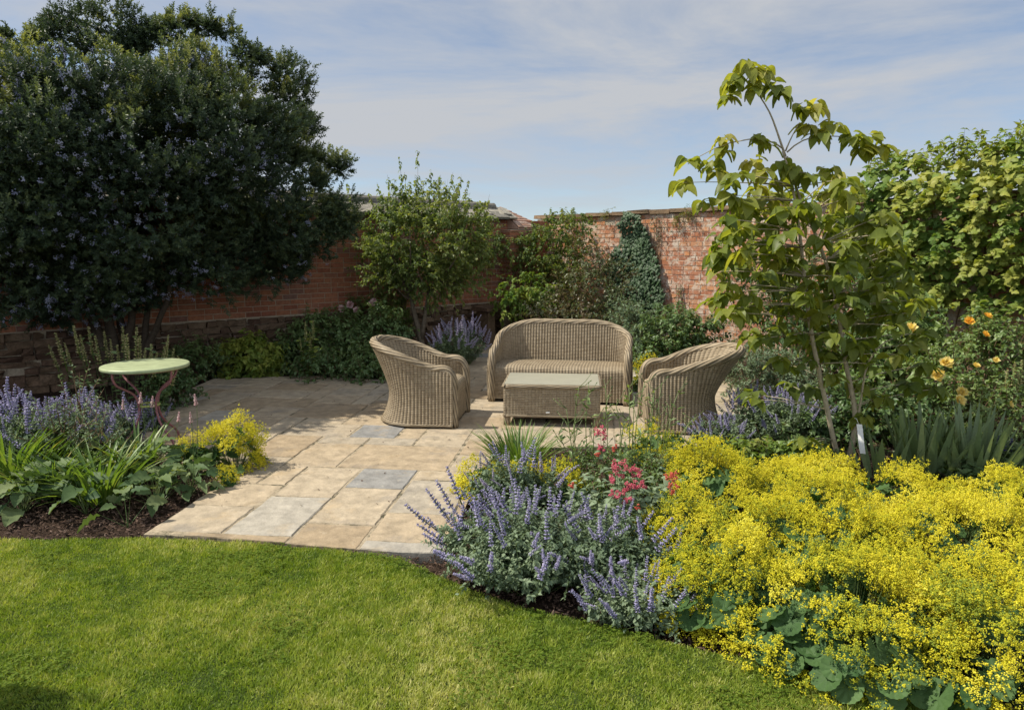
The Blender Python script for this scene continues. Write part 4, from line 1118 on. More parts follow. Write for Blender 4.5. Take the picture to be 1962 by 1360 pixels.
# ------------------------------------------------------------------ climbers on the walls
def wallpt(d, n_, a, off, z): return np.stack([CORNER[0] + d[0] * a + n_[0] * off, CORNER[1] + d[1] * a + n_[1] * off, z], -1)
def on_right(px, py, off=0.0):
    "distance along the right wall and height for a photo pixel"
    u = (px - 981) / FPX; v = (680 - py) / FPX; dr = np.array((u, _c + v * _s, -_s + v * _c))
    O = CORNER + nR * off
    M = np.array([[dr[0], -dR[0]], [dr[1], -dR[1]]]); t, a = np.linalg.solve(M, O)
    return a, CAMH + dr[2] * t
def creeper():
    r = np.random.default_rng(51)
    a0, _ = on_right(1640, 450)
    org = wallpt(dR, nR, a0, 0, 0.0)
    t = thing('wall_creeper', 'broad bright green creeper cloaking the right wall and mounding over its top', 'climber', (org[0], org[1], 0))
    N = 6000
    a = r.uniform(a0 - .25, 11.5, N); z = r.uniform(.75, 3.75, N)
    top = np.interp(a, [a0 - .3, a0 + .3, a0 + 1.0, a0 + 1.8, a0 + 2.6, a0 + 3.6, 12], [2.35, 2.85, 2.85, 2.98, 3.1, 3.4, 3.55]) + .3 * (vnoise(np.stack([a, a * 0], -1), 2.2, 4) - .5)
    bot = np.interp(a, [a0 - .3, a0 + .5, a0 + 1.5, a0 + 2.5, 12], [1.35, .95, .9, .95, .9]) + .5 * (vnoise(np.stack([a, a * 0], -1), 3.1, 5) - .5)
    left = a0 - .25 + .55 * np.abs(z - 1.9) * (z < 1.9) * .6 + .25 * vnoise(np.stack([z, z * 0], -1), 4, 6)
    ok = (z < top) & (z > bot) & (a > left)
    a, z, top = a[ok], z[ok], top[ok]; N = len(a)
    bulge = .24 + .32 * vnoise(np.stack([a, z], -1), 1.6, 8) + .26 * vnoise(np.stack([a, z * 2.2], -1), 3.4, 9)
    off = bulge * np.sqrt(np.clip((top - z) / .35, .05, 1)) * r.uniform(.55, 1.02, N)
    over = z > 2.35
    off = off * .62
    off = np.where(over, off - r.uniform(0, .5, N) * np.clip((z - 2.35) / .2, 0, 1), off)
    p = wallpt(dR, nR, a, off, z) - np.array((org[0], org[1], 0))
    n3 = np.array((*nR, 0)); d3 = np.array((*dR, 0))
    F = frames(n3 * .75 + np.array((0, 0, -.75)) + d3 * r.uniform(-.7, .7, N)[:, None] + r.normal(size=(N, 3)) * .22, n3 * .5 + np.array((0, 0, 1.0)) + r.normal(size=(N, 3)) * .25)
    g = Geo(); cl = vnoise(np.stack([a, z], -1), 2.4, 10)
    g.inst(L_lob, p, F, r.uniform(.06, .135, N), np.clip(.08 + .6 * cl + r.uniform(-.2, .2, N), 0, 1))
    gs = Geo()
    k = 1050; q = r.integers(0, N, k); nn = np.tile(np.array((*nR, 0)) * .9, (k, 1)) + np.array((0, 0, .12)) + r.normal(size=(k, 3)) * .28
    shoots(gs, g, p[q], nn, r.uniform(.16, .42, k), L_lob, 9, .092, r.uniform(.25, .7, k), .55, np.clip(.2 + .6 * cl[q] + r.uniform(-.15, .2, k), 0, 1), .003, r, t0=.3, face=(nR[0] * .6, nR[1] * .6, 1), tipb=.4)
    k = 60; aa = r.uniform(a0 + .1, 8.2, k); tp = np.interp(aa, [a0, a0 + 1.0, a0 + 1.8, a0 + 2.6, a0 + 3.6, 12], [2.75, 2.8, 2.92, 3.05, 3.35, 3.5])
    p0 = wallpt(dR, nR, aa, r.uniform(-.2, .3, k), tp - .15) - np.array((org[0], org[1], 0))
    shoots(gs, g, p0, np.array((0, 0, 1.0)) + r.normal(size=(k, 3)) * .35, r.uniform(.25, .5, k), L_oval2, 14, .085, .15, .2, r.uniform(.4, .7, k), .004, r)
    k = 40; aa = r.uniform(a0, 9, k)
    for q in range(k):
        z1 = r.uniform(1.0, 2.3); pts = [wallpt(dR, nR, aa[q] + .1 * math.sin(u * 3 + q), .03 + .2 * (1 - u) ** 2, u * z1) - np.array((org[0], org[1], 0)) for u in np.linspace(0, 1, 9)]
        gs.tube(pts, np.linspace(.012, .005, 9), 5)
    g.obj('foliage', [M_creep], t); gs.obj('stem', [M_twig], t)
creeper()

def ivy():
    r = np.random.default_rng(52)
    poly = [(1206, 405), (1230, 405), (1244, 455), (1262, 515), (1276, 590), (1255, 640), (1180, 640), (1150, 600), (1160, 530), (1184, 460)]
    po = [on_right(x, y, .08) for x, y in poly]
    A = np.array(po); org = wallpt(dR, nR, A[:, 0].mean(), 0, 0.0)
    t = thing('ivy', 'dark green ivy climbing the sunlit wall in a tapering column', 'ivy', (org[0], org[1], 0))
    N = 7000; q = r.uniform(A.min(0) - .1, A.max(0) + .1, (N, 2))
    qq = q + .16 * (np.stack([vnoise(q, 4, 1), vnoise(q, 4, 2)], -1) - .5)
    ok = inside(qq, po); q = q[ok]; N = len(q)
    off = (.05 + .16 * vnoise(q, 3.2, 3)) * r.uniform(.5, 1.1, N)
    p = wallpt(dR, nR, q[:, 0], off, q[:, 1]) - np.array((org[0], org[1], 0))
    n3 = np.array((*nR, 0)); d3 = np.array((*dR, 0))
    F = frames(n3 * .45 + np.array((0, 0, -.8)) + d3 * r.uniform(-.7, .7, N)[:, None], n3 + np.array((0, 0, .5)) + r.normal(size=(N, 3)) * .35)
    g = Geo(); g.inst(L_lob, p, F, r.uniform(.03, .07, N), np.clip(r.random(N) * .6 + .5 * (vnoise(q, 4, 7) - .3), 0, 1)); g.obj('foliage', [M_ivy], t)
    g = Geo(); lo, hi = A[:, 1].min(), A[:, 1].max()
    for k in range(5):
        a = A[:, 0].mean() + r.uniform(-.3, .3)
        g.tube([wallpt(dR, nR, a + .06 * math.sin(3 * u + k), .02, -.03 + u * (hi - .25)) - np.array((org[0], org[1], 0)) for u in np.linspace(0, 1, 10)], np.linspace(.014, .006, 10), 5)
    g.obj('stem', [M_twig], t)
ivy()

def mound(name, label, cat, pos, blobs, n, tm, ls, mat, K=14, ln=(.12, .28), bend=.2, droop=.3, seed=1, stems=True, group=None, stemmat=None, up=.45, lo=.35, flowers=None, rn=(.1, .65), thick=.0035, hang=0):
    "bush of leafy shoots filling a union of ellipsoids; pos is its foot, blob centres are world points"
    r = np.random.default_rng(seed)
    t = thing(name, label, cat, pos, 0, group)
    bl = [(np.asarray(c) - pos, R) for c, R in blobs]
    p, d, k = blob_points(bl, n, lo, .95, r, .22, seed)
    ok = p[:, 2] > .02; p, d = p[ok], d[ok]
    dd = nrm(d + np.array((0, 0, up)) + r.normal(size=p.shape) * .35)
    g, gl = Geo(), Geo()
    cl = vnoise(p + pos, 3.2, seed)
    shoots(g, gl, p, dd, r.uniform(*ln, len(p)), tm, K, ls, bend, droop, np.clip(rn[0] + rn[1] * cl + r.uniform(-.1, .1, len(p)), 0, 1), thick, r)
    for i in range(9 if stems else 0):
        e = p[r.integers(len(p))]; u = np.linspace(0, 1, 8)[:, None]; mid = np.array((e[0] * .3, e[1] * .3, e[2] * .6))
        s0 = np.array((r.normal() * .05, r.normal() * .05, 0))
        g.tube(s0 * (1 - u) ** 2 + 2 * mid * u * (1 - u) + e * u ** 2, np.linspace(.012, .004, 8), 5)
    gl.obj('foliage', [mat], t); g.obj('stem', [stemmat or M_twig], t)
    return t, p, d
def EB(px, py, rx, rz, Y, ry=None):
    k = Y / FPX
    return (D(px, py, Y), (rx * k, (ry or rx) * k, rz * k))
def foot(px, Y): 
    p = D(px, 650, Y); return np.array((p[0], p[1], -.03))

# climbing mass in the wall corner, arching over the stone bench
Y1 = 12.9
mound('climbing_plant', 'rambling green climber arching over the wall corner above the stone bench', 'climber', foot(1060, Y1),
      [EB(1035, 480, 42, 40, Y1), EB(985, 474, 36, 16, Y1 - .1), EB(935, 468, 30, 18, Y1 - .2), EB(1075, 440, 44, 26, Y1 - .1), EB(1105, 425, 22, 14, Y1 - .3), EB(1045, 545, 42, 55, Y1 - .1), EB(1085, 520, 36, 60, Y1 - .2), EB(1015, 505, 26, 30, Y1), EB(1065, 590, 60, 40, Y1 - .3), EB(905, 485, 30, 20, Y1 - .4)],
      820, L_oval, .062, M_vine, 15, (.15, .34), .3, .55, 61, up=.1)
mound('climbing_plant', 'pale green low climber spraying out beside the back of the sofa', 'climber', foot(1000, 12.2),
      [EB(985, 570, 34, 22, 12.0), EB(1010, 545, 32, 16, 12.1), EB(965, 590, 18, 12, 11.9), EB(1040, 575, 30, 25, 12.1)], 130, L_oval2, .075, M_creep, 14, (.15, .32), .35, .5, 62, up=.1)
mound('rose_bush', 'bronze-tinted rose bush with bare canes rising behind the sofa', 'rose bush', foot(1140, 11.3),
      [EB(1130, 560, 62, 48, 11.4), EB(1100, 600, 55, 40, 11.2), EB(1165, 600, 50, 45, 11.2), EB(1125, 505, 36, 26, 11.6), EB(1170, 535, 30, 30, 11.5), EB(1060, 610, 40, 30, 11.2)], 430, L_oval, .058, M_rosered, 13, (.2, .42), .15, .2, 63)
# brown trailing stems hanging on the sunlit wall
def vine_strip(px, y0, y1, w, label, n, mat, seed, ls=.05):
    r = np.random.default_rng(seed)
    a, z1 = on_right(px, y0, .05); _, z0 = on_right(px, y1, .05)
    org = wallpt(dR, nR, a, 0, 0.0); o3 = np.array((org[0], org[1], 0))
    t = thing('wall_vine', label, 'climber', o3)
    g, gl = Geo(), Geo()
    for k in range(7):
        aa = a + r.normal() * w * .5
        g.tube([wallpt(dR, nR, aa + .05 * math.sin(4 * u + k), .04, u * z1) - o3 for u in np.linspace(0, 1, 14)], np.linspace(.009, .003, 14), 5)
    N = n; zz = z0 + (z1 - z0) * r.random(N) ** .7; aa = a + r.normal(size=N) * w * (.4 + .6 * (zz - z0) / (z1 - z0))
    p = wallpt(dR, nR, aa, r.uniform(.02, .14, N), zz) - o3; n3 = np.array((*nR, 0))
    gl.inst(L_quad, p, frames(n3 * .4 + rdir(N, r) * .6 + np.array((0, 0, -.5)), n3 + rdir(N, r) * .5), r.uniform(.6, 1.2, N) * ls, r.random(N))
    gl.obj('foliage', [mat], t); g.obj('stem', [M_twig], t)
vine_strip(1095, 420, 600, .17, 'sparse brown-leaved vine hanging between the corner climber and the ivy', 520, M_rosered, 64)
vine_strip(1262, 415, 470, .12, 'thin reddish bare twigs trained beside the top of the ivy', 130, M_rosered, 65, .035)
vine_strip(1305, 545, 640, .05, 'single wispy dark stem against the bricks right of the ivy', 60, M_shrub, 66, .04)
def wall_weed(px, py, label, seed, n=34):
    r = np.random.default_rng(seed)
    a, z = on_right(px, py, .03); o3 = wallpt(dR, nR, a, .02, z)
    t = thing('wall_weed', label, 'weed', o3, 0, 'weeds rooted in the top of the wall')
    g, gl = Geo(), Geo(); n3 = np.array((*nR, 0))
    shoots(g, gl, r.normal(size=(n, 3)) * .05, n3 * .6 + r.normal(size=(n, 3)) * .6 + np.array((0, 0, .1)), r.uniform(.08, .2, n), L_narrow, 8, .035, .6, .3, r.uniform(.2, 1, n), .002, r)
    gl.obj('foliage', [M_vine], t); g.obj('stem', [M_twig], t)
for q, (x, y, l) in enumerate([(1322, 408, 'largest tuft of brownish weed under the coping'), (1300, 424, 'small weed tuft below and left of the largest one'), (1165, 410, 'weed tuft under the coping just left of the ivy top')]): wall_weed(x, y, l, 90 + q, 46 - 9 * q)

# ------------------------------------------------------------------ border plants
def spike_mesh(name, mats, seed, n_wh=9, per=9, length=1.0, rad=.085, gap=1.15, fl=.055):
    "flower spike one unit tall: stem, whorls of small florets and calyces"
    r = np.random.default_rng(seed); g = Geo()
    g.tube([(0, 0, 0), (.02, 0, .5), (0, .01, 1.0)], [.016, .013, .006], 4, .4, 1)
    for k in range(n_wh):
        t = k / (n_wh - 1); z = .22 + .76 * t ** (1 / gap); rr = rad * (1 - .62 * t) * r.uniform(.8, 1.15)
        a = r.uniform(0, 6) + np.arange(per) * 6.283 / per + r.normal(size=per) * .25
        out = np.stack([np.cos(a), np.sin(a), r.uniform(-.1, .6, per)], -1)
        p = np.stack([np.cos(a) * rr * .62, np.sin(a) * rr * .62, np.full(per, z) + r.normal(size=per) * .014], -1)
        g.inst(t_octa(.42, 1.0, .42), p, frames(out, (0, 0, 1)), fl * r.uniform(.6, 1.2, per) * (1.1 - .45 * t), r.random(per))
    return g.obj(name, mats)
def spike_set(t, rows, tops, dirs, size, mesh_objs, name, r, limit=96, mats=None):
    "rows of spikes as parts sharing a few meshes; beyond the limit one stuff part"
    n = len(tops); F = frames(dirs, rdir(n, r))
    F = np.stack([F[:, :, 0], F[:, :, 2], F[:, :, 1]], -1)      # spike runs along z
    used = []
    for i in range(min(n, limit)):
        src = mesh_objs[i % len(mesh_objs)]
        copy_part(src, t, mtx(tops[i], F[i], size[i])).name = name
    return t
SP_BLUE = [spike_mesh('flower_spike', [M_blue, M_greyg], 70 + k) for k in range(3)]
SP_MAUVE = [spike_mesh('flower_spike', [M_mauve, M_greyg], 75 + k) for k in range(2)]
SP_CREAM = [spike_mesh('flower_spike', [M_cream, M_strap], 78 + k, 13, 7, rad=.07, fl=.042) for k in range(2)]
SP_PURP = [spike_mesh('flower_spike', [M_purple, M_greyg], 80, 10, 9)]
SP_BIST = [spike_mesh('flower_head', [M_pinkf, M_stem], 82, 9, 9, rad=.12, fl=.10, gap=1.0)]

def catmint(label, pos, rx, ry, h, nst, nsp, seed, spikes=None, ssize=(.10, .20), leafmat=None, ls=.030, group=None, tilt=(0, 0), bare=.0, smin=.35):
    "sprawling catmint: arching leafy stems ending in blue flower spikes"
    r = np.random.default_rng(seed)
    t = thing('catmint', label, 'catmint', pos, 0, group)
    g, gl = Geo(), Geo()
    a = r.uniform(0, 2 * math.pi, nst); q = np.sqrt(r.random(nst))
    tip = np.stack([np.cos(a) * rx * q, np.sin(a) * ry * q, h * np.sqrt(np.clip(1.02 - .80 * q ** 2.2, .05, 1)) * r.uniform(.78, 1.05, nst)], -1)
    tip[:, :2] += np.array(tilt) * tip[:, 2:3]
    root = np.stack([tip[:, 0] * .35, tip[:, 1] * .35, np.zeros(nst)], -1) + r.normal(size=(nst, 3)) * (.03, .03, 0)
    d = tip - root; ln = np.linalg.norm(d, axis=1)
    d2 = d + np.array((0, 0, 1)) * (ln * .12)[:, None]
    cl = vnoise(tip + pos, 5, seed)
    ends = shoots(g, gl, root, d2, ln, L_oval, 22, ls, .12, .1, np.clip(.1 + .6 * cl + r.uniform(-.1, .1, nst), 0, 1), .0022, r, t0=.25)
    n2 = nst                                   # short side shoots fill the body of the clump
    p = root + d * r.uniform(.4, .9, (n2, 1)); dd = d * (.4, .4, .2) / ln[:, None] + rdir(n2, r) * .8 + np.array((0, 0, .3))
    shoots(g, gl, p, dd, r.uniform(.08, .16, n2), L_oval, 12, ls * .95, .1, .1, np.clip(.1 + .6 * cl, 0, 1), .0016, r)
    gl.obj('foliage', [leafmat or M_greyg], t); g.obj('stem', [M_stem], t)
    ok = np.where(q >= bare)[0]
    order = r.permutation(ok)[:nsp]
    if nsp:
        dirs = nrm(d[order] / ln[order, None] + np.array((0, 0, .35)) + r.normal(size=(len(order), 3)) * .34)
        sz = r.uniform(*ssize, len(order))
        spike_set(t, None, ends[order] - dirs * (sz * .15)[:, None], dirs, sz, spikes or SP_BLUE, 'flower_spike', r)
    return t

SPRAY = []
for k in range(4):
    rr_ = np.random.default_rng(200 + k)
    kn = nrm(rr_.normal(size=(12, 3)) + (0, .6, 0)) * rr_.uniform(.25, 1.0, (12, 1)) * (.66, .8, .66) + (0, .15, 0)
    pts = np.concatenate([c + rr_.normal(size=(8, 3)) * rr_.uniform(.045, .085) for c in kn])
    SPRAY.append(merge(O_bit, pts, frames(rdir(96, rr_), (0, 0, 1)), rr_.uniform(.05, .115, 96), np.repeat(rr_.uniform(-.25, .15, 12), 8) + rr_.uniform(-.12, .12, 96)))
def alchemilla(label, pos, rx, ry, h, nleaf, nspray, seed, group=None, cover=1.0, size=.072, leaf=.054, skirt=.55, thin=1.0):
    "lady's mantle: mound of round pleated leaves under a froth of tiny yellow flowers"
    r = np.random.default_rng(seed)
    t = thing('ladys_mantle', label, "lady's mantle", pos, 0, group)
    gl, gf, g = Geo(), Geo(), Geo()
    a = r.uniform(0, 6.283, nleaf); q = np.sqrt(r.random(nleaf)) * 1.0
    hz = h * .80 * np.sqrt(np.clip(1 - .88 * q ** 2, .03, 1)) * r.uniform(.45, 1.0, nleaf)
    tip = np.stack([np.cos(a) * rx * q * .95, np.sin(a) * ry * q * .95, hz], -1)
    out = np.stack([np.cos(a) * q, np.sin(a) * q, -.25 - .5 * q], -1) + r.normal(size=(nleaf, 3)) * .3
    up = np.stack([np.cos(a) * q * .9, np.sin(a) * q * .9, np.ones(nleaf) * .8], -1) + r.normal(size=(nleaf, 3)) * .25
    sz = leaf * r.uniform(.65, 1.25, nleaf)
    gl.inst(L_man, tip, frames(out, up), sz, r.random(nleaf))
    root = np.stack([tip[:, 0] * .25, tip[:, 1] * .25, np.zeros(nleaf)], -1); d = tip - root
    shoots(g, None, root, d, np.linalg.norm(d, axis=1), None, 0, 0, 0, 0, None, .0022, r)
    N = nspray
    a = r.uniform(0, 6.283, N); el = np.arccos(np.clip(1 - r.random(N) * (1 + .12) * cover, -.25, 1))
    cl = .70 + .56 * vnoise(np.stack([np.cos(a) * np.sin(el), np.sin(a) * np.sin(el), np.cos(el)], -1) * 2.6 + seed, 1.0, seed)
    rad = r.uniform(.80, 1.06, N) * cl
    p = np.stack([np.cos(a) * np.sin(el) * rx * rad, np.sin(a) * np.sin(el) * ry * rad, .06 + np.cos(el) * h * rad * np.where(np.cos(el) < 0, .4, 1)], -1)
    keep = (.65 * vnoise(p + pos, 5.5, 300) + .35 * vnoise(p + pos, 13, 301) > .405 + .13 * np.clip(1 - p[:, 2] / h * 1.6, 0, 1)) & (p[:, 2] > .015)
    p = p[keep]; N = len(p)
    dr = nrm(p / (rx, ry, h) + (0, 0, .5) + r.normal(size=(N, 3)) * .3)
    F = frames(dr, rdir(N, r)); s = size * r.uniform(.7, 1.25, N); rn = np.clip(.12 + .75 * vnoise(p + pos, 4, seed) + r.uniform(-.12, .12, N), 0, 1)
    for k in range(4):
        m = np.arange(N) % 4 == k
        gf.inst(SPRAY[k], p[m] - dr[m] * s[m, None] * .4, F[m], s[m], rn[m])
    root = p * (.3, .3, .0) + (0, 0, .02); d = p - root
    m = np.arange(N) % 2 == 0
    shoots(g, None, root[m], d[m], np.linalg.norm(d[m], axis=1), None, 0, 0, 0, 0, None, .0016, r)
    gl.obj('foliage', [M_alleaf], t); g.obj('stem', [M_stem], t); gf.obj('blossom', [M_alflow], t, False)
    return t

def clump(name, label, cat, pos, n, ln, wid, mat, seed, spread=.10, lean=.5, bend=1.0, tm=None, group=None, dry=.05, rx=None):
    "tuft of strap leaves"
    r = np.random.default_rng(seed)
    a = r.uniform(0, 6.283, n); q = np.sqrt(r.random(n))
    sp = np.array((rx or spread, spread))
    p = np.stack([np.cos(a) * q * sp[0], np.sin(a) * q * sp[1], np.zeros(n)], -1)
    le = lean * (.25 + q) * r.uniform(.5, 1.3, n)
    d = np.stack([np.cos(a) * le, np.sin(a) * le, np.ones(n)], -1)
    up = -np.stack([np.cos(a), np.sin(a), np.zeros(n)], -1) + r.normal(size=(n, 3)) * .25
    L = r.uniform(.55, 1.1, n) * ln
    g = Geo()
    sc = np.stack([wid / .04 * r.uniform(.7, 1.2, n), L, L * bend * r.uniform(.4, 1.3, n)], -1)
    # template bend falls along -z (the outer side)
    g.inst(tm or L_blade, p, frames(d, up), np.stack([sc[:, 0], sc[:, 1], sc[:, 2]], -1), np.clip(.15 + .5 * r.random(n) + (r.random(n) < dry) * .4, 0, 1))
    o = g.obj(name, [mat]); o.location = [float(v) for v in pos]
    return tag(o, label, cat, group)

def broad(label, pos, n, ln, seed, w=1.0, spread=.06, name='broad_leaved_plant', cat='perennial', heads=(), group=None, mat=None, hgt=.12):
    "rosette of wide veined leaves on stalks"
    r = np.random.default_rng(seed)
    t = thing(name, label, cat, pos, 0, group); g, gs = Geo(), Geo()
    a = np.arange(n) * 2.4 + r.normal(size=n) * .3; q = np.linspace(.25, 1, n)
    z = hgt * (1.25 - q) * 1.6 + .03 + r.random(n) * .03
    p = np.stack([np.cos(a) * q * spread * 2, np.sin(a) * q * spread * 2, z], -1)
    d = np.stack([np.cos(a), np.sin(a), .75 - .75 * q + r.normal(size=n) * .12], -1)
    up = np.stack([np.cos(a) * .5, np.sin(a) * .5, np.ones(n)], -1) + r.normal(size=(n, 3)) * .42
    L = ln * r.uniform(.7, 1.15, n)
    g.inst(L_broad, p, frames(d, up), np.stack([L * w * r.uniform(.85, 1.2, n), L, L], -1), r.random(n))
    root = np.zeros((n, 3)); shoots(gs, None, root, p - root, np.linalg.norm(p, axis=1), None, 0, 0, 0, 0, None, .0035, r)
    for (hp, hs) in heads:
        e = np.asarray(hp) - pos
        u = np.linspace(0, 1, 6)[:, None]
        gs.tube(np.array((e[0] * .5, e[1] * .5, 0)) * (1 - u) + e * u + np.array((.01, 0, 0)) * np.sin(u * 3), np.linspace(.0026, .0018, 6), 5)
    g.obj('foliage', [mat or M_broad], t); gs.obj('stem', [M_stem], t)
    for (hp, hs) in heads:
        dz = nrm(np.array([(r.normal() * .1, r.normal() * .1, 1)])); F = frames(dz, (1, 0, 0)); F = np.stack([F[:, :, 0], F[:, :, 2], F[:, :, 1]], -1)
        copy_part(SP_BIST[0], t, mtx(np.asarray(hp) - pos - (0, 0, hs * .6), F[0], hs)).name = 'flower_head'
    return t

GA, GC = "lady's mantle in flower", 'catmint clumps'
# --- right-hand bed, foreground
for (lab, px, py, rx, ry, h, nl, ns, sd) in [
    ("yellow lady's mantle in the bottom right corner, cut by the frame", 1930, 1345, .46, .42, .42, 110, 860, 1),
    ("large yellow lady's mantle spilling onto the lawn edge with dark round leaves showing", 1650, 1295, .46, .40, .42, 150, 640, 2),
    ("yellow lady's mantle next to the lowest blue catmint sprigs at the lawn edge", 1400, 1205, .37, .36, .42, 90, 760, 3),
    ("yellow lady's mantle just right of the coral valerian", 1370, 985, .36, .34, .36, 80, 620, 4),
    ("yellow lady's mantle in the middle of the big yellow drift", 1590, 1100, .52, .40, .42, 90, 860, 5),
    ("yellow lady's mantle at the right frame edge below the iris leaves", 1860, 1130, .52, .42, .42, 90, 860, 6),
    ("yellow lady's mantle at the foot of the twin-stemmed sapling", 1555, 975, .46, .36, .27, 60, 600, 7),
    ("yellow lady's mantle directly below the left iris fan", 1750, 1010, .46, .36, .28, 60, 600, 8),
    ("yellow lady's mantle at the far right, under the dark purple salvia", 1950, 1015, .42, .34, .30, 60, 520, 9)]:
    alchemilla(lab, P(px, py, -.03) + (0, .12, 0), rx, ry, h, nl, ns, 100 + sd, GA)
for (lab, px, py, rx, ry, h, nl, ns, sd) in [
    ("small yellow lady's mantle at the paving edge left of the grassy tuft", 930, 950, .24, .24, .22, 40, 120, 11),
    ("yellow lady's mantle behind the catmint, between grass tuft and pink valerian", 1055, 960, .30, .22, .24, 40, 170, 12),
    ("lime yellow lady's mantle behind the tall wiry stems, in front of the right armchair", 1270, 890, .34, .28, .28, 50, 200, 13)]:
    alchemilla(lab, P(px, py, -.03), rx, ry, h, nl, ns, 100 + sd, GA)
alchemilla("small yellow lady's mantle squeezed between the sofa and the right armchair", foot(1248, 8.1), .22, .2, .42, 40, 110, 120, GA)
alchemilla("dome of yellow lady's mantle at the left edge of the terrace", P(452, 905, -.03), .235, .24, .42, 40, 420, 121, GA, 1.0, .062, .05)
alchemilla("sparse yellow lady's mantle beside the pink bistort heads", P(372, 905, -.03), .13, .14, .30, 24, 46, 122, GA, .6, .05, .045)
alchemilla("little low tuft of yellow lady's mantle under the dome at the terrace edge", P(432, 938, -.03), .10, .10, .14, 16, 30, 123, GA, .9, .05, .04)

catmint('large silvery catmint with violet-blue spikes flopping over the terrace corner', P(1015, 1110, -.03), .50, .42, .42, 330, 66, 131, group=GC, tilt=(-.10, 0))
catmint('catmint with blue spikes in front of the pink valerian', P(1165, 1110, -.03), .36, .36, .33, 240, 36, 132, group=GC)
catmint('low catmint sprigs tumbling onto the lawn edge beside the yellow drift', P(1225, 1195, -.03), .30, .20, .20, 90, 44, 133, group=GC, ssize=(.09, .16))
catmint('catmint with sparse mauve spikes among the yellow flowers by the grassy tuft', P(985, 975, -.03), .36, .26, .36, 120, 34, 134, SP_MAUVE + SP_BLUE, group=GC)
# long outflung spikes over the paving
def flung():
    r = np.random.default_rng(135); pos = P(935, 1085, -.03)
    t = thing('catmint', 'few long catmint stems flung out over the paving edge', 'catmint', pos, 0, GC)
    tips = [D(x, y, Y) for x, y, Y in ((802, 994, 3.45), (835, 968, 3.55), (850, 952, 3.6), (832, 1042, 3.3), (868, 930, 3.75), (850, 1070, 3.2), (880, 1000, 3.4))]
    root = np.tile(np.array((0, 0, .02)), (len(tips), 1)); d = np.array(tips) - pos
    g, gl = Geo(), Geo(); ln = np.linalg.norm(d, axis=1)
    ends = shoots(g, gl, root, d, ln, L_oval, 18, .026, 0, .1, .5, .0026, r, t0=.1)
    dirs = nrm(d + (0, 0, .05)); sz = r.uniform(.17, .26, len(ends))
    gl.obj('foliage', [M_greyg], t); g.obj('stem', [M_stem], t)
    spike_set(t, None, ends - dirs * sz[:, None] * .6, dirs, sz, SP_BLUE, 'flower_spike', r)
flung()

def valerian():
    r = np.random.default_rng(141); pos = P(1190, 1030, -.03)
    t = thing('red_valerian', 'red valerian with crimson and coral flower heads above blue-green leaves', 'valerian', pos)
    heads = [(1150, 832, 3.95, .05, 0), (1152, 856, 3.95, .03, 0), (1183, 890, 3.75, .055, 0), (1214, 904, 3.7, .055, 0), (1180, 915, 3.72, .045, 0), (1206, 935, 3.65, .05, 0), (1228, 926, 3.66, .04, 0), (1180, 945, 3.6, .035, 0), (1200, 958, 3.6, .035, 0), (1288, 915, 3.7, .05, 1), (1290, 935, 3.68, .045, 1), (1146, 872, 3.9, .022, 1), (1178, 858, 3.9, .022, 1), (1096, 930, 3.7, .022, 1), (1222, 972, 3.6, .022, 1)]
    g, gl = Geo(), Geo()
    tip = np.array([D(x, y, Y) - pos for x, y, Y, _, _ in heads]); root = np.stack([tip[:, 0] * .55, tip[:, 1] * .5, np.zeros(len(tip))], -1)
    d = tip - root; ln = np.linalg.norm(d, axis=1)
    shoots(g, gl, root, d, ln, L_oval2, 9, .055, 0, .1, .45, .003, r, t0=.15)
    k = 70; a = r.uniform(0, 6.28, k); q = np.sqrt(r.random(k)); rt = np.stack([np.cos(a) * q * .22, np.sin(a) * q * .2, np.zeros(k)], -1)
    shoots(g, gl, rt, np.stack([np.cos(a) * .35 * q, np.sin(a) * .35 * q, np.ones(k)], -1), r.uniform(.22, .46, k), L_oval2, 12, .058, .05, .05, r.uniform(.3, .8, k), .003, r, t0=.2)
    gl.obj('foliage', [M_greyg], t); g.obj('stem', [M_stem], t)
    for (x, y, Y, s, cm), c in zip(heads, tip):
        h = Geo(); n = int(5 + s * 120)
        cs = rdir(n, r) * r.uniform(.3, 1, (n, 1)) * (s, s, s * .9)
        for cc in cs:
            m = 16
            h.inst(O_bit, cc + rdir(m, r) * s * .30 * r.uniform(.4, 1, (m, 1)), frames(rdir(m, r), (0, 0, 1)), np.full(m, .0085) * r.uniform(.7, 1.2, m), r.random(m))
        o = h.obj('flower_head', [M_coral if cm else M_red], t, False, None); o.location = [float(v) for v in c]
valerian()

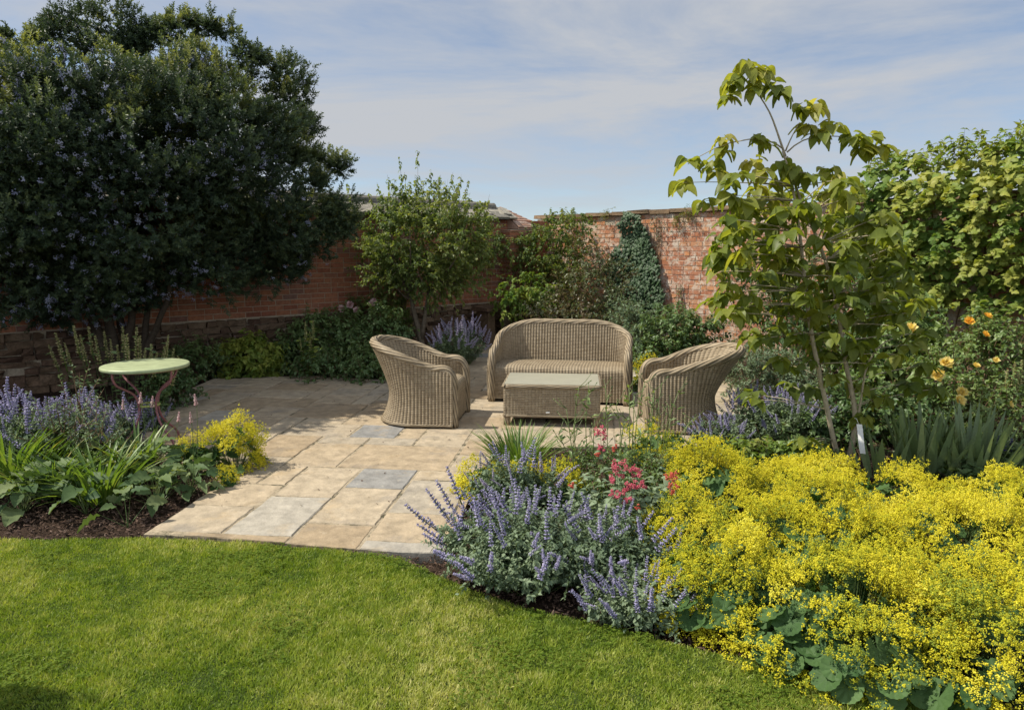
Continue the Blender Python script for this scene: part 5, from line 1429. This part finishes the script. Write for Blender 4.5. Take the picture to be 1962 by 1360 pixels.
alchemilla("yellow lady's mantle wedged between the valerian leaves and the big yellow drift", P(1305, 1075, -.03), .24, .24, .30, 70, 240, 114, GA)
def wiry():
    r = np.random.default_rng(142); pos = P(1190, 930, -.03)
    t = thing('wiry_stemmed_plant', 'tall thin branching green stems standing in front of the right armchair', 'perennial', pos)
    g, gl = Geo(), Geo()
    tips = [(1085, 770), (1110, 730), (1128, 740), (1160, 725), (1180, 765), (1215, 745), (1236, 720), (1250, 770), (1262, 755), (1285, 790), (1300, 740), (1318, 800), (1070, 820), (1100, 800), (1330, 790), (1140, 790), (1200, 790), (1205, 730), (1255, 735), (1160, 770)]
    tp = np.array([D(x, y + 12, pos[1] + r.uniform(-.3, .3)) - pos for x, y in tips]); rt = np.stack([tp[:, 0] * .8, tp[:, 1] * .8, np.zeros(len(tp))], -1)
    for a, b in zip(rt, tp):
        u = np.linspace(0, 1, 7)[:, None]; c = a * (1 - u) + b * u + np.array((r.normal() * .03, 0, 0)) * np.sin(u * 3.1)
        g.tube(c, np.linspace(.0042, .0026, 7), 5, .8)
        for q in (3, 4, 5, 5, 6, 6):
            e = c[q] + np.array((r.uniform(-.09, .09), r.uniform(-.05, .05), r.uniform(.03, .11)))
            g.tube([c[q], (c[q] + e) / 2 + (0, 0, -.01), e], [.0026, .0022, .0018], 4, .8)
            gl.inst(t_octa(.3, 1, .3), [e], frames(nrm([e - c[q]]), (0, 1, 0)), [r.uniform(.008, .018)], r.random())
        d = np.tile(nrm(b - a), (8, 1)); 
    shoots(None, gl, rt, tp - rt, np.linalg.norm(tp - rt, axis=1), L_narrow, 11, .075, 0, -.15, r.uniform(.3, .7, len(tp)), .002, r, t0=.05)
    g.obj('stem', [M_stem], t); gl.obj('foliage', [M_shrub], t)
wiry()
mound('green_perennial', 'low leafy green perennial at the base of the tall wiry stems', 'perennial', P(1160, 930, -.03), [(P(1150, 915, .1), (.30, .16, .13)), (P(1235, 920, .1), (.2, .16, .13))], 260, L_narrow, .045, M_shrub, 14, (.08, .18), .1, .1, 144, False)
clump('grassy_tuft', 'fine-leaved green grassy tuft at the terrace edge in front of the coffee table', 'grass tuft', P(992, 905, -.03), 320, .44, .011, M_strap, 143, .14, .42, .8, dry=.1)

# --- right-hand bed, behind
catmint('blue catmint in full spike behind the right armchair', P(1490, 845, -.03), .52, .36, .46, 220, 78, 151, group=GC, ssize=(.12, .2), tilt=(-.1, 0))
catmint('low blue catmint leaning against the foot of the right armchair', P(1385, 862, -.03), .28, .18, .26, 90, 36, 152, group=GC, tilt=(-.3, 0))
mound('green_perennial', 'soft grey-green leafy clump rising behind the right armchair', 'perennial', foot(1440, 7.3), [EB(1440, 715, 60, 52, 7.3), EB(1490, 730, 60, 50, 7.2), EB(1530, 760, 50, 40, 7.0)], 480, L_narrow, .05, M_greyg, 18, (.12, .25), .15, .1, 153)
mound('peony', 'dark glossy peony bush against the wall right of the sofa', 'bush', foot(1290, 9.9), [EB(1285, 640, 62, 46, 9.9), EB(1345, 645, 34, 34, 9.8), EB(1300, 690, 60, 36, 9.6), EB(1245, 690, 40, 36, 9.6)], 560, L_oval, .07, M_shrub, 15, (.15, .3), .15, .2, 154)
mound('peony', 'paler thin-leaved bush between the sofa back and the dark peony', 'bush', foot(1215, 10.2), [EB(1215, 640, 36, 40, 10.2), EB(1200, 610, 28, 26, 10.3), EB(1225, 680, 40, 30, 9.9)], 260, L_narrow, .075, M_greyg, 15, (.18, .34), .15, .1, 155)
clump('grassy_tuft', 'short grassy leaves in front of the dark peony, behind the right armchair', 'grass tuft', foot(1300, 8.6), 130, .30, .012, M_shrub, 156, .22, .6, .8)
mound('viburnum', 'shadowy dark-leaved shrub behind the twin-stemmed sapling', 'shrub', foot(1530, 8.9), [EB(1500, 590, 60, 60, 9.2), EB(1560, 560, 70, 80, 9.0), EB(1450, 610, 40, 40, 9.6), EB(1610, 600, 70, 80, 8.6), EB(1540, 660, 80, 40, 8.7), EB(1430, 520, 36, 50, 9.9), EB(1650, 680, 70, 60, 8.0)], 900, L_oval, .06, M_shrub, 13, (.15, .32), .2, .3, 157, rn=(.0, .45))
mound('tall_shrub', 'pale green lax shrub between the sapling and the yellow roses', 'shrub', foot(1730, 7.4), [EB(1720, 610, 55, 60, 7.6), EB(1690, 680, 60, 50, 7.2), EB(1750, 660, 50, 60, 7.2), EB(1700, 740, 70, 45, 6.6)], 520, L_oval2, .07, M_rose, 14, (.16, .32), .3, .4, 158)
mound('green_perennial', 'dark leafy clump around the foot of the sapling', 'perennial', foot(1600, 5.9), [EB(1560, 830, 60, 40, 5.9), EB(1660, 830, 60, 45, 5.9), EB(1620, 790, 80, 40, 6.2), EB(1740, 800, 60, 50, 6.0), EB(1480, 855, 50, 26, 5.8)], 560, L_oval, .055, M_shrub, 14, (.12, .24), .2, .15, 159)

mound('green_perennial', 'low fresh green palmate leaves between the yellow drift and the blue catmint', 'perennial', P(1440, 890, -.03), [(P(1430, 885, .10), (.26, .14, .13)), (P(1510, 890, .08), (.22, .14, .12))], 300, L_oval2, .055, M_strap, 10, (.06, .16), .2, .1, 191, False)
mound('green_perennial', 'low dark leaves directly left of the sapling stems', 'perennial', P(1560, 900, -.03), [(P(1555, 895, .10), (.20, .14, .13))], 160, L_oval, .05, M_shrub, 12, (.08, .18), .2, .1, 192, False)
def roses(t, pos, spots, mats, seed, size=.045, name='rose_bloom'):
    r = np.random.default_rng(seed)
    for (x, y, Y, s, m) in spots:
        c = D(x, y, Y) - pos; g = Geo()
        for ring_, (n, tilt, rad) in enumerate(((9, .15, 1.0), (7, .55, .78), (6, 1.1, .5), (4, 1.8, .28))):
            a = np.arange(n) * 6.283 / n + r.random() * 3
            out = np.stack([np.cos(a), np.sin(a), np.full(n, tilt)], -1) + r.normal(size=(n, 3)) * .12
            up = np.stack([-np.cos(a) * .6, -np.sin(a) * .6, np.ones(n)], -1)
            g.inst(PETAL, np.stack([np.cos(a) * .1 * s, np.sin(a) * .1 * s, np.zeros(n)], -1), frames(out, up), s * (rad * .5 + .5) * r.uniform(.85, 1.1, n), r.random(n))
        o = g.obj(name, [mats[m]], t); o.location = [float(v) for v in c]
        o.rotation_euler = (.9 + r.normal() * .25, r.normal() * .25, r.normal() * .4)
PETAL = t_oval(4, .48, .25, -.35, 1.0, .05, .7)
pos = foot(1880, 6.2)
t, _, _ = mound('yellow_rose_bush', 'rose bush with pale yellow and orange blooms under the bright creeper', 'rose bush', pos, [EB(1880, 700, 62, 60, 6.4), EB(1820, 720, 45, 50, 6.2), EB(1940, 690, 50, 60, 6.4), EB(1890, 640, 40, 30, 6.6), EB(1850, 790, 70, 40, 5.9), EB(1930, 790, 50, 50, 5.9)], 620, L_oval, .05, M_rose, 13, (.15, .34), .2, .2, 161, group=None)
roses(t, pos, [(1812, 695, 5.75, .055, 0), (1795, 718, 5.7, .055, 0), (1842, 752, 5.55, .05, 0), (1838, 768, 5.5, .05, 0), (1745, 628, 5.9, .05, 0), (1752, 640, 5.9, .045, 0), (1892, 606, 6.2, .040, 1), (1857, 616, 6.2, .045, 1), (1888, 641, 6.1, .035, 1), (1935, 775, 5.5, .035, 0), (1870, 700, 5.7, .03, 0), (1908, 690, 5.7, .03, 0)], [M_yellow, M_orange], 162)
for (px, py, n, ln, lab, sd) in ((1765, 915, 64, .60, 'grey-green iris fan of stiff sword leaves nearest the sapling', 1), (1860, 925, 72, .58, 'wide clump of iris swords between the two lady\'s mantle mounds and the roses', 2), (1690, 925, 16, .45, 'small low iris tuft right beside the sapling foot', 3)):
    clump('iris', lab, 'iris', P(px, py, -.03), n, ln, .027, M_iris, 170 + sd, .17, .38, .45, L_sword, 'iris clumps', .04)
def spires(label, name, cat, pos, tips, srcs, size, mat, seed, leafn=10, ls=.06, tm=None, group=None):
    r = np.random.default_rng(seed); t = thing(name, label, cat, pos, 0, group); g, gl = Geo(), Geo()
    tp = np.array(tips) - pos; rt = np.stack([tp[:, 0] * .6, tp[:, 1] * .6, np.zeros(len(tp))], -1); d = tp - rt
    sz = r.uniform(*size, len(tp)); ln = np.linalg.norm(d, axis=1)
    shoots(g, gl, rt, d, ln, tm or L_oval, leafn, ls, 0, .1, r.uniform(.2, .7, len(tp)), .003, r, t0=.05)
    gl.obj('foliage', [mat], t); g.obj('stem', [M_stem], t)
    dirs = nrm(nrm(d) + (0, 0, .3)); spike_set(t, None, tp - dirs * sz[:, None] * .9, dirs, sz, srcs, 'flower_spike', r)
    return t
spires('dark purple salvia spikes at the right edge beside the iris leaves', 'purple_salvia', 'salvia', P(1930, 925, -.03), [D(x, y, 4.9) for x, y in ((1925, 825), (1912, 840), (1938, 845), (1905, 870))], SP_PURP, (.16, .22), M_greyg, 181, 18)
spires('pale yellow flower spires at the right edge beside the yellow roses', 'cream_spired_plant', 'perennial', foot(1950, 5.9), [D(x, y, 5.9) for x, y in ((1945, 700), (1958, 695), (1930, 715), (1970, 690), (1950, 725))], SP_CREAM, (.24, .34), M_shrub, 182, 16)
mound('green_perennial', 'low light green leaves at the right edge behind the yellow drift', 'perennial', foot(1930, 4.9), [EB(1930, 900, 50, 30, 4.9), EB(1880, 930, 50, 25, 4.7)], 200, L_oval2, .07, M_broad, 10, (.1, .2), .2, .1, 183, False)

# --- left-hand bed
for (lab, px, py, rx, h, nsp, sd, kw) in [
    ('tall blue catmint at the left edge of the photo', 50, 905, .36, .60, 60, 1, {}),
    ('tall blue catmint in front of the round green table, left of its legs', 150, 895, .30, .54, 46, 2, {}),
    ('blue catmint at the foot of the round green table', 225, 872, .22, .40, 34, 3, {}),
    ('shorter blue catmint under the curved table legs', 283, 830, .16, .24, 16, 4, {})]:
    catmint(lab, P(px, py, -.03), rx, rx * .8, h, 130, nsp, 190 + sd, group=GC, ssize=(.15, .26))
catmint('pale mauve catmint behind the left armchair by the small tree', foot(872, 10.0), .44, .35, .70, 210, 70, 195, SP_MAUVE, group=GC, ssize=(.16, .28), tilt=(.15, 0))
catmint('green uncut catmint at the foot of the small tree', foot(820, 10.2), .34, .3, .17, 120, 4, 196, SP_MAUVE, M_strap and (.1, .15), M_shrub, group=GC)
r9 = np.random.default_rng(9)
spires('upright spires of creamy yellow whorls behind the round green table', 'cream_spired_plant', 'perennial', foot(220, 6.9), [D(x, y, 6.9 + r9.uniform(-.3, .3)) for x, y in ((108, 645), (142, 630), (155, 648), (170, 632), (183, 650), (200, 640), (212, 655), (235, 630), (243, 648), (262, 634), (268, 650), (290, 665), (322, 648), (314, 668), (332, 675), (95, 665), (125, 662), (225, 665), (278, 672), (300, 680), (340, 690))], SP_CREAM, (.26, .42), M_shrub, 201, 18, .07)
clump('strappy_clump', 'bright green strap-leaved clump at the far left edge', 'daylily', P(10, 935, -.03), 260, .60, .022, M_strap, 211, .26, .34, .9, group='strap-leaved clumps in the left bed')
clump('strappy_clump', 'bright green strap-leaved clump among the wide dark leaves', 'daylily', P(195, 958, -.03), 190, .52, .018, M_strap, 212, .15, .6, .9, group='strap-leaved clumps in the left bed')
clump('strappy_clump', 'upright sword-leaved clump with an orange withered leaf in front of the table legs', 'daylily', P(262, 912, -.03), 60, .52, .028, M_strap, 213, .12, .45, .7, group='strap-leaved clumps in the left bed', dry=.14)
clump('strappy_clump', 'narrow grassy clump behind the wide leaves, left of the table', 'daylily', P(100, 950, -.03), 140, .50, .016, M_strap, 214, .16, .5, .9, group='strap-leaved clumps in the left bed')
GB = 'wide-leaved plants in the left bed'
for (lab, px, py, n, ln, w, sd, hd) in [
    ('plant with crinkled wide dark leaves at the far left by the mulch', 45, 985, 20, .135, 1.3, 1, ()),
    ('plant with crinkled wide leaves second from the left by the mulch', 105, 958, 22, .13, 1.25, 2, ()),
    ('small low plant of three pale leaves standing alone on the mulch', 245, 1010, 5, .13, 1.1, 3, ()),
    ('pale-leaved plant spreading beside the terrace corner', 300, 972, 26, .125, 1.0, 4, ()),
    ('pale-leaved plant touching the paving below the yellow dome', 365, 950, 24, .12, .95, 5, ()),
    ('pink-tipped bistort with two flower heads, nearest the yellow dome', 365, 915, 18, .14, .85, 6, ((D(376, 765, 4.9), .10), (D(366, 800, 4.8), .09))),
    ('pink-tipped bistort with flower heads right below the round table', 290, 912, 18, .14, .85, 7, ((D(341, 798, 4.9), .09), (D(268, 762, 5.0), .10), (D(290, 770, 5.0), .10), (D(235, 775, 5.0), .09))),
    ('broad pale leaves behind the bright strap-leaved clump', 200, 905, 24, .12, .95, 8, ()),
    ('broad leaves in the middle of the bed below the lavender blue flowers', 130, 900, 24, .12, 1.0, 9, ()),
    ('broad leaves hidden low between the strap clump and the pale plants', 250, 940, 16, .13, .95, 10, ()),
    ('single light leaf clump at the edge of the mulch on the left', 165, 985, 10, .14, 1.1, 11, ())]:
    broad(lab, P(px, py, -.03), n, ln, 220 + sd, w, .07, 'broad_leaved_plant' if not hd else 'bistort', 'perennial' if not hd else 'bistort', hd, GB)
mound('grey_leaved_plant', 'silvery branching stems among the blue catmint left of the table', 'perennial', P(165, 880, -.03), [EB(150, 790, 30, 50, 5.0), EB(110, 840, 50, 36, 4.9), EB(190, 850, 30, 26, 4.9)], 60, L_narrow, .045, M_greyg, 12, (.15, .28), .05, .0, 231, True, up=1.2)
def low(label, px, Y, bl, n, tm, ls, mat, seed, name='low_shrub', cat='shrub', **k):
    return mound(name, label, cat, foot(px, Y), bl, n, tm, ls, mat, seed=seed, **k)
low('dark green low bush at the terrace corner right of the round table', 385, 8.9, [EB(380, 690, 46, 30, 8.9), EB(345, 700, 34, 26, 8.6)], 240, L_oval, .05, M_shrub, 241)
low('bright-leaved clump in a patch of sun along the shaded wall', 480, 9.2, [EB(480, 690, 50, 34, 9.2)], 240, L_oval2, .08, M_creep, 242, rn=(.2, .6))
low('dark leafy bush halfway along the shaded wall', 570, 9.7, [EB(570, 680, 56, 40, 9.7), EB(600, 640, 40, 40, 9.9)], 360, L_oval, .06, M_shrub, 243)
low('tall dark peony leaves behind the left armchair', 650, 10.0, [EB(650, 660, 50, 60, 10.0), EB(690, 680, 60, 44, 9.8), EB(640, 700, 50, 30, 9.5)], 520, L_oval, .07, M_shrub, 244, rn=(.15, .6))
low('leafy dark bush directly behind the left armchair', 735, 10.0, [EB(735, 650, 44, 60, 10.1), EB(720, 700, 50, 30, 9.4)], 420, L_oval, .065, M_shrub, 245, rn=(.15, .6))
t, _, _ = low('rose bush with pale pink blooms against the shaded brick', 690, 10.7, [EB(690, 610, 40, 36, 10.7), EB(725, 600, 30, 32, 10.8)], 200, L_oval, .055, M_rose, 246, 'pink_rose_bush', 'rose bush', rn=(.15, .6))
pk = foot(690, 10.7)
roses(t, pk, [(655, 592, 10.4, .06, 0), (671, 584, 10.4, .065, 0), (684, 594, 10.4, .055, 0), (712, 583, 10.4, .06, 0), (716, 577, 10.5, .05, 0)], [M_pinkf], 247)
mound('fennel', 'feathery bright green fennel plume against the shaded wall', 'fennel', foot(745, 10.9), [EB(745, 590, 24, 46, 10.9), EB(765, 605, 20, 40, 10.8)], 200, L_narrow, .045, M_strap, 18, (.1, .22), .1, .1, 248)
spires('thin stem with white-green flower tips in front of the dark bush', 'white_flowered_plant', 'perennial', foot(588, 9.0), [D(x, y, 9.0) for x, y in ((585, 622), (600, 618), (594, 640), (575, 650))], SP_CREAM, (.22, .32), M_creep, 249, 30, .08)
spires('pair of pale seed heads on thin stalks by the shaded wall', 'seed_head_plant', 'perennial', foot(455, 9.4), [D(x, y, 9.4) for x, y in ((450, 645), (461, 655))], SP_BIST, (.09, .1), M_shrub, 250, 8)
low('low green ground leaves edging the back of the terrace', 660, 8.9, [EB(620, 712, 60, 16, 8.9), EB(700, 716, 50, 16, 8.8)], 240, L_oval2, .055, M_shrub, 251, stems=False)
low('ferny low leaves under the round table edge', 330, 7.2, [EB(330, 745, 30, 24, 7.2)], 120, L_oval, .05, M_shrub, 252, stems=False, rn=(0, .4))

# flat shrub added outside the left of the view to cast a lawn shadow
mound('shadow_shrub', 'unseen flat leafy shrub added to cast the thin shadow in the bottom left corner', 'shrub', np.array((-2.72, 2.40, 0.0)), [((-2.70, 2.36, .95), (.40, .04, .05))], 170, L_oval, .04, M_shrub, seed=260, K=10, ln=(.04, .09))
for o in SP_BLUE + SP_MAUVE + SP_CREAM + SP_PURP + SP_BIST:
    bpy.data.objects.remove(o)
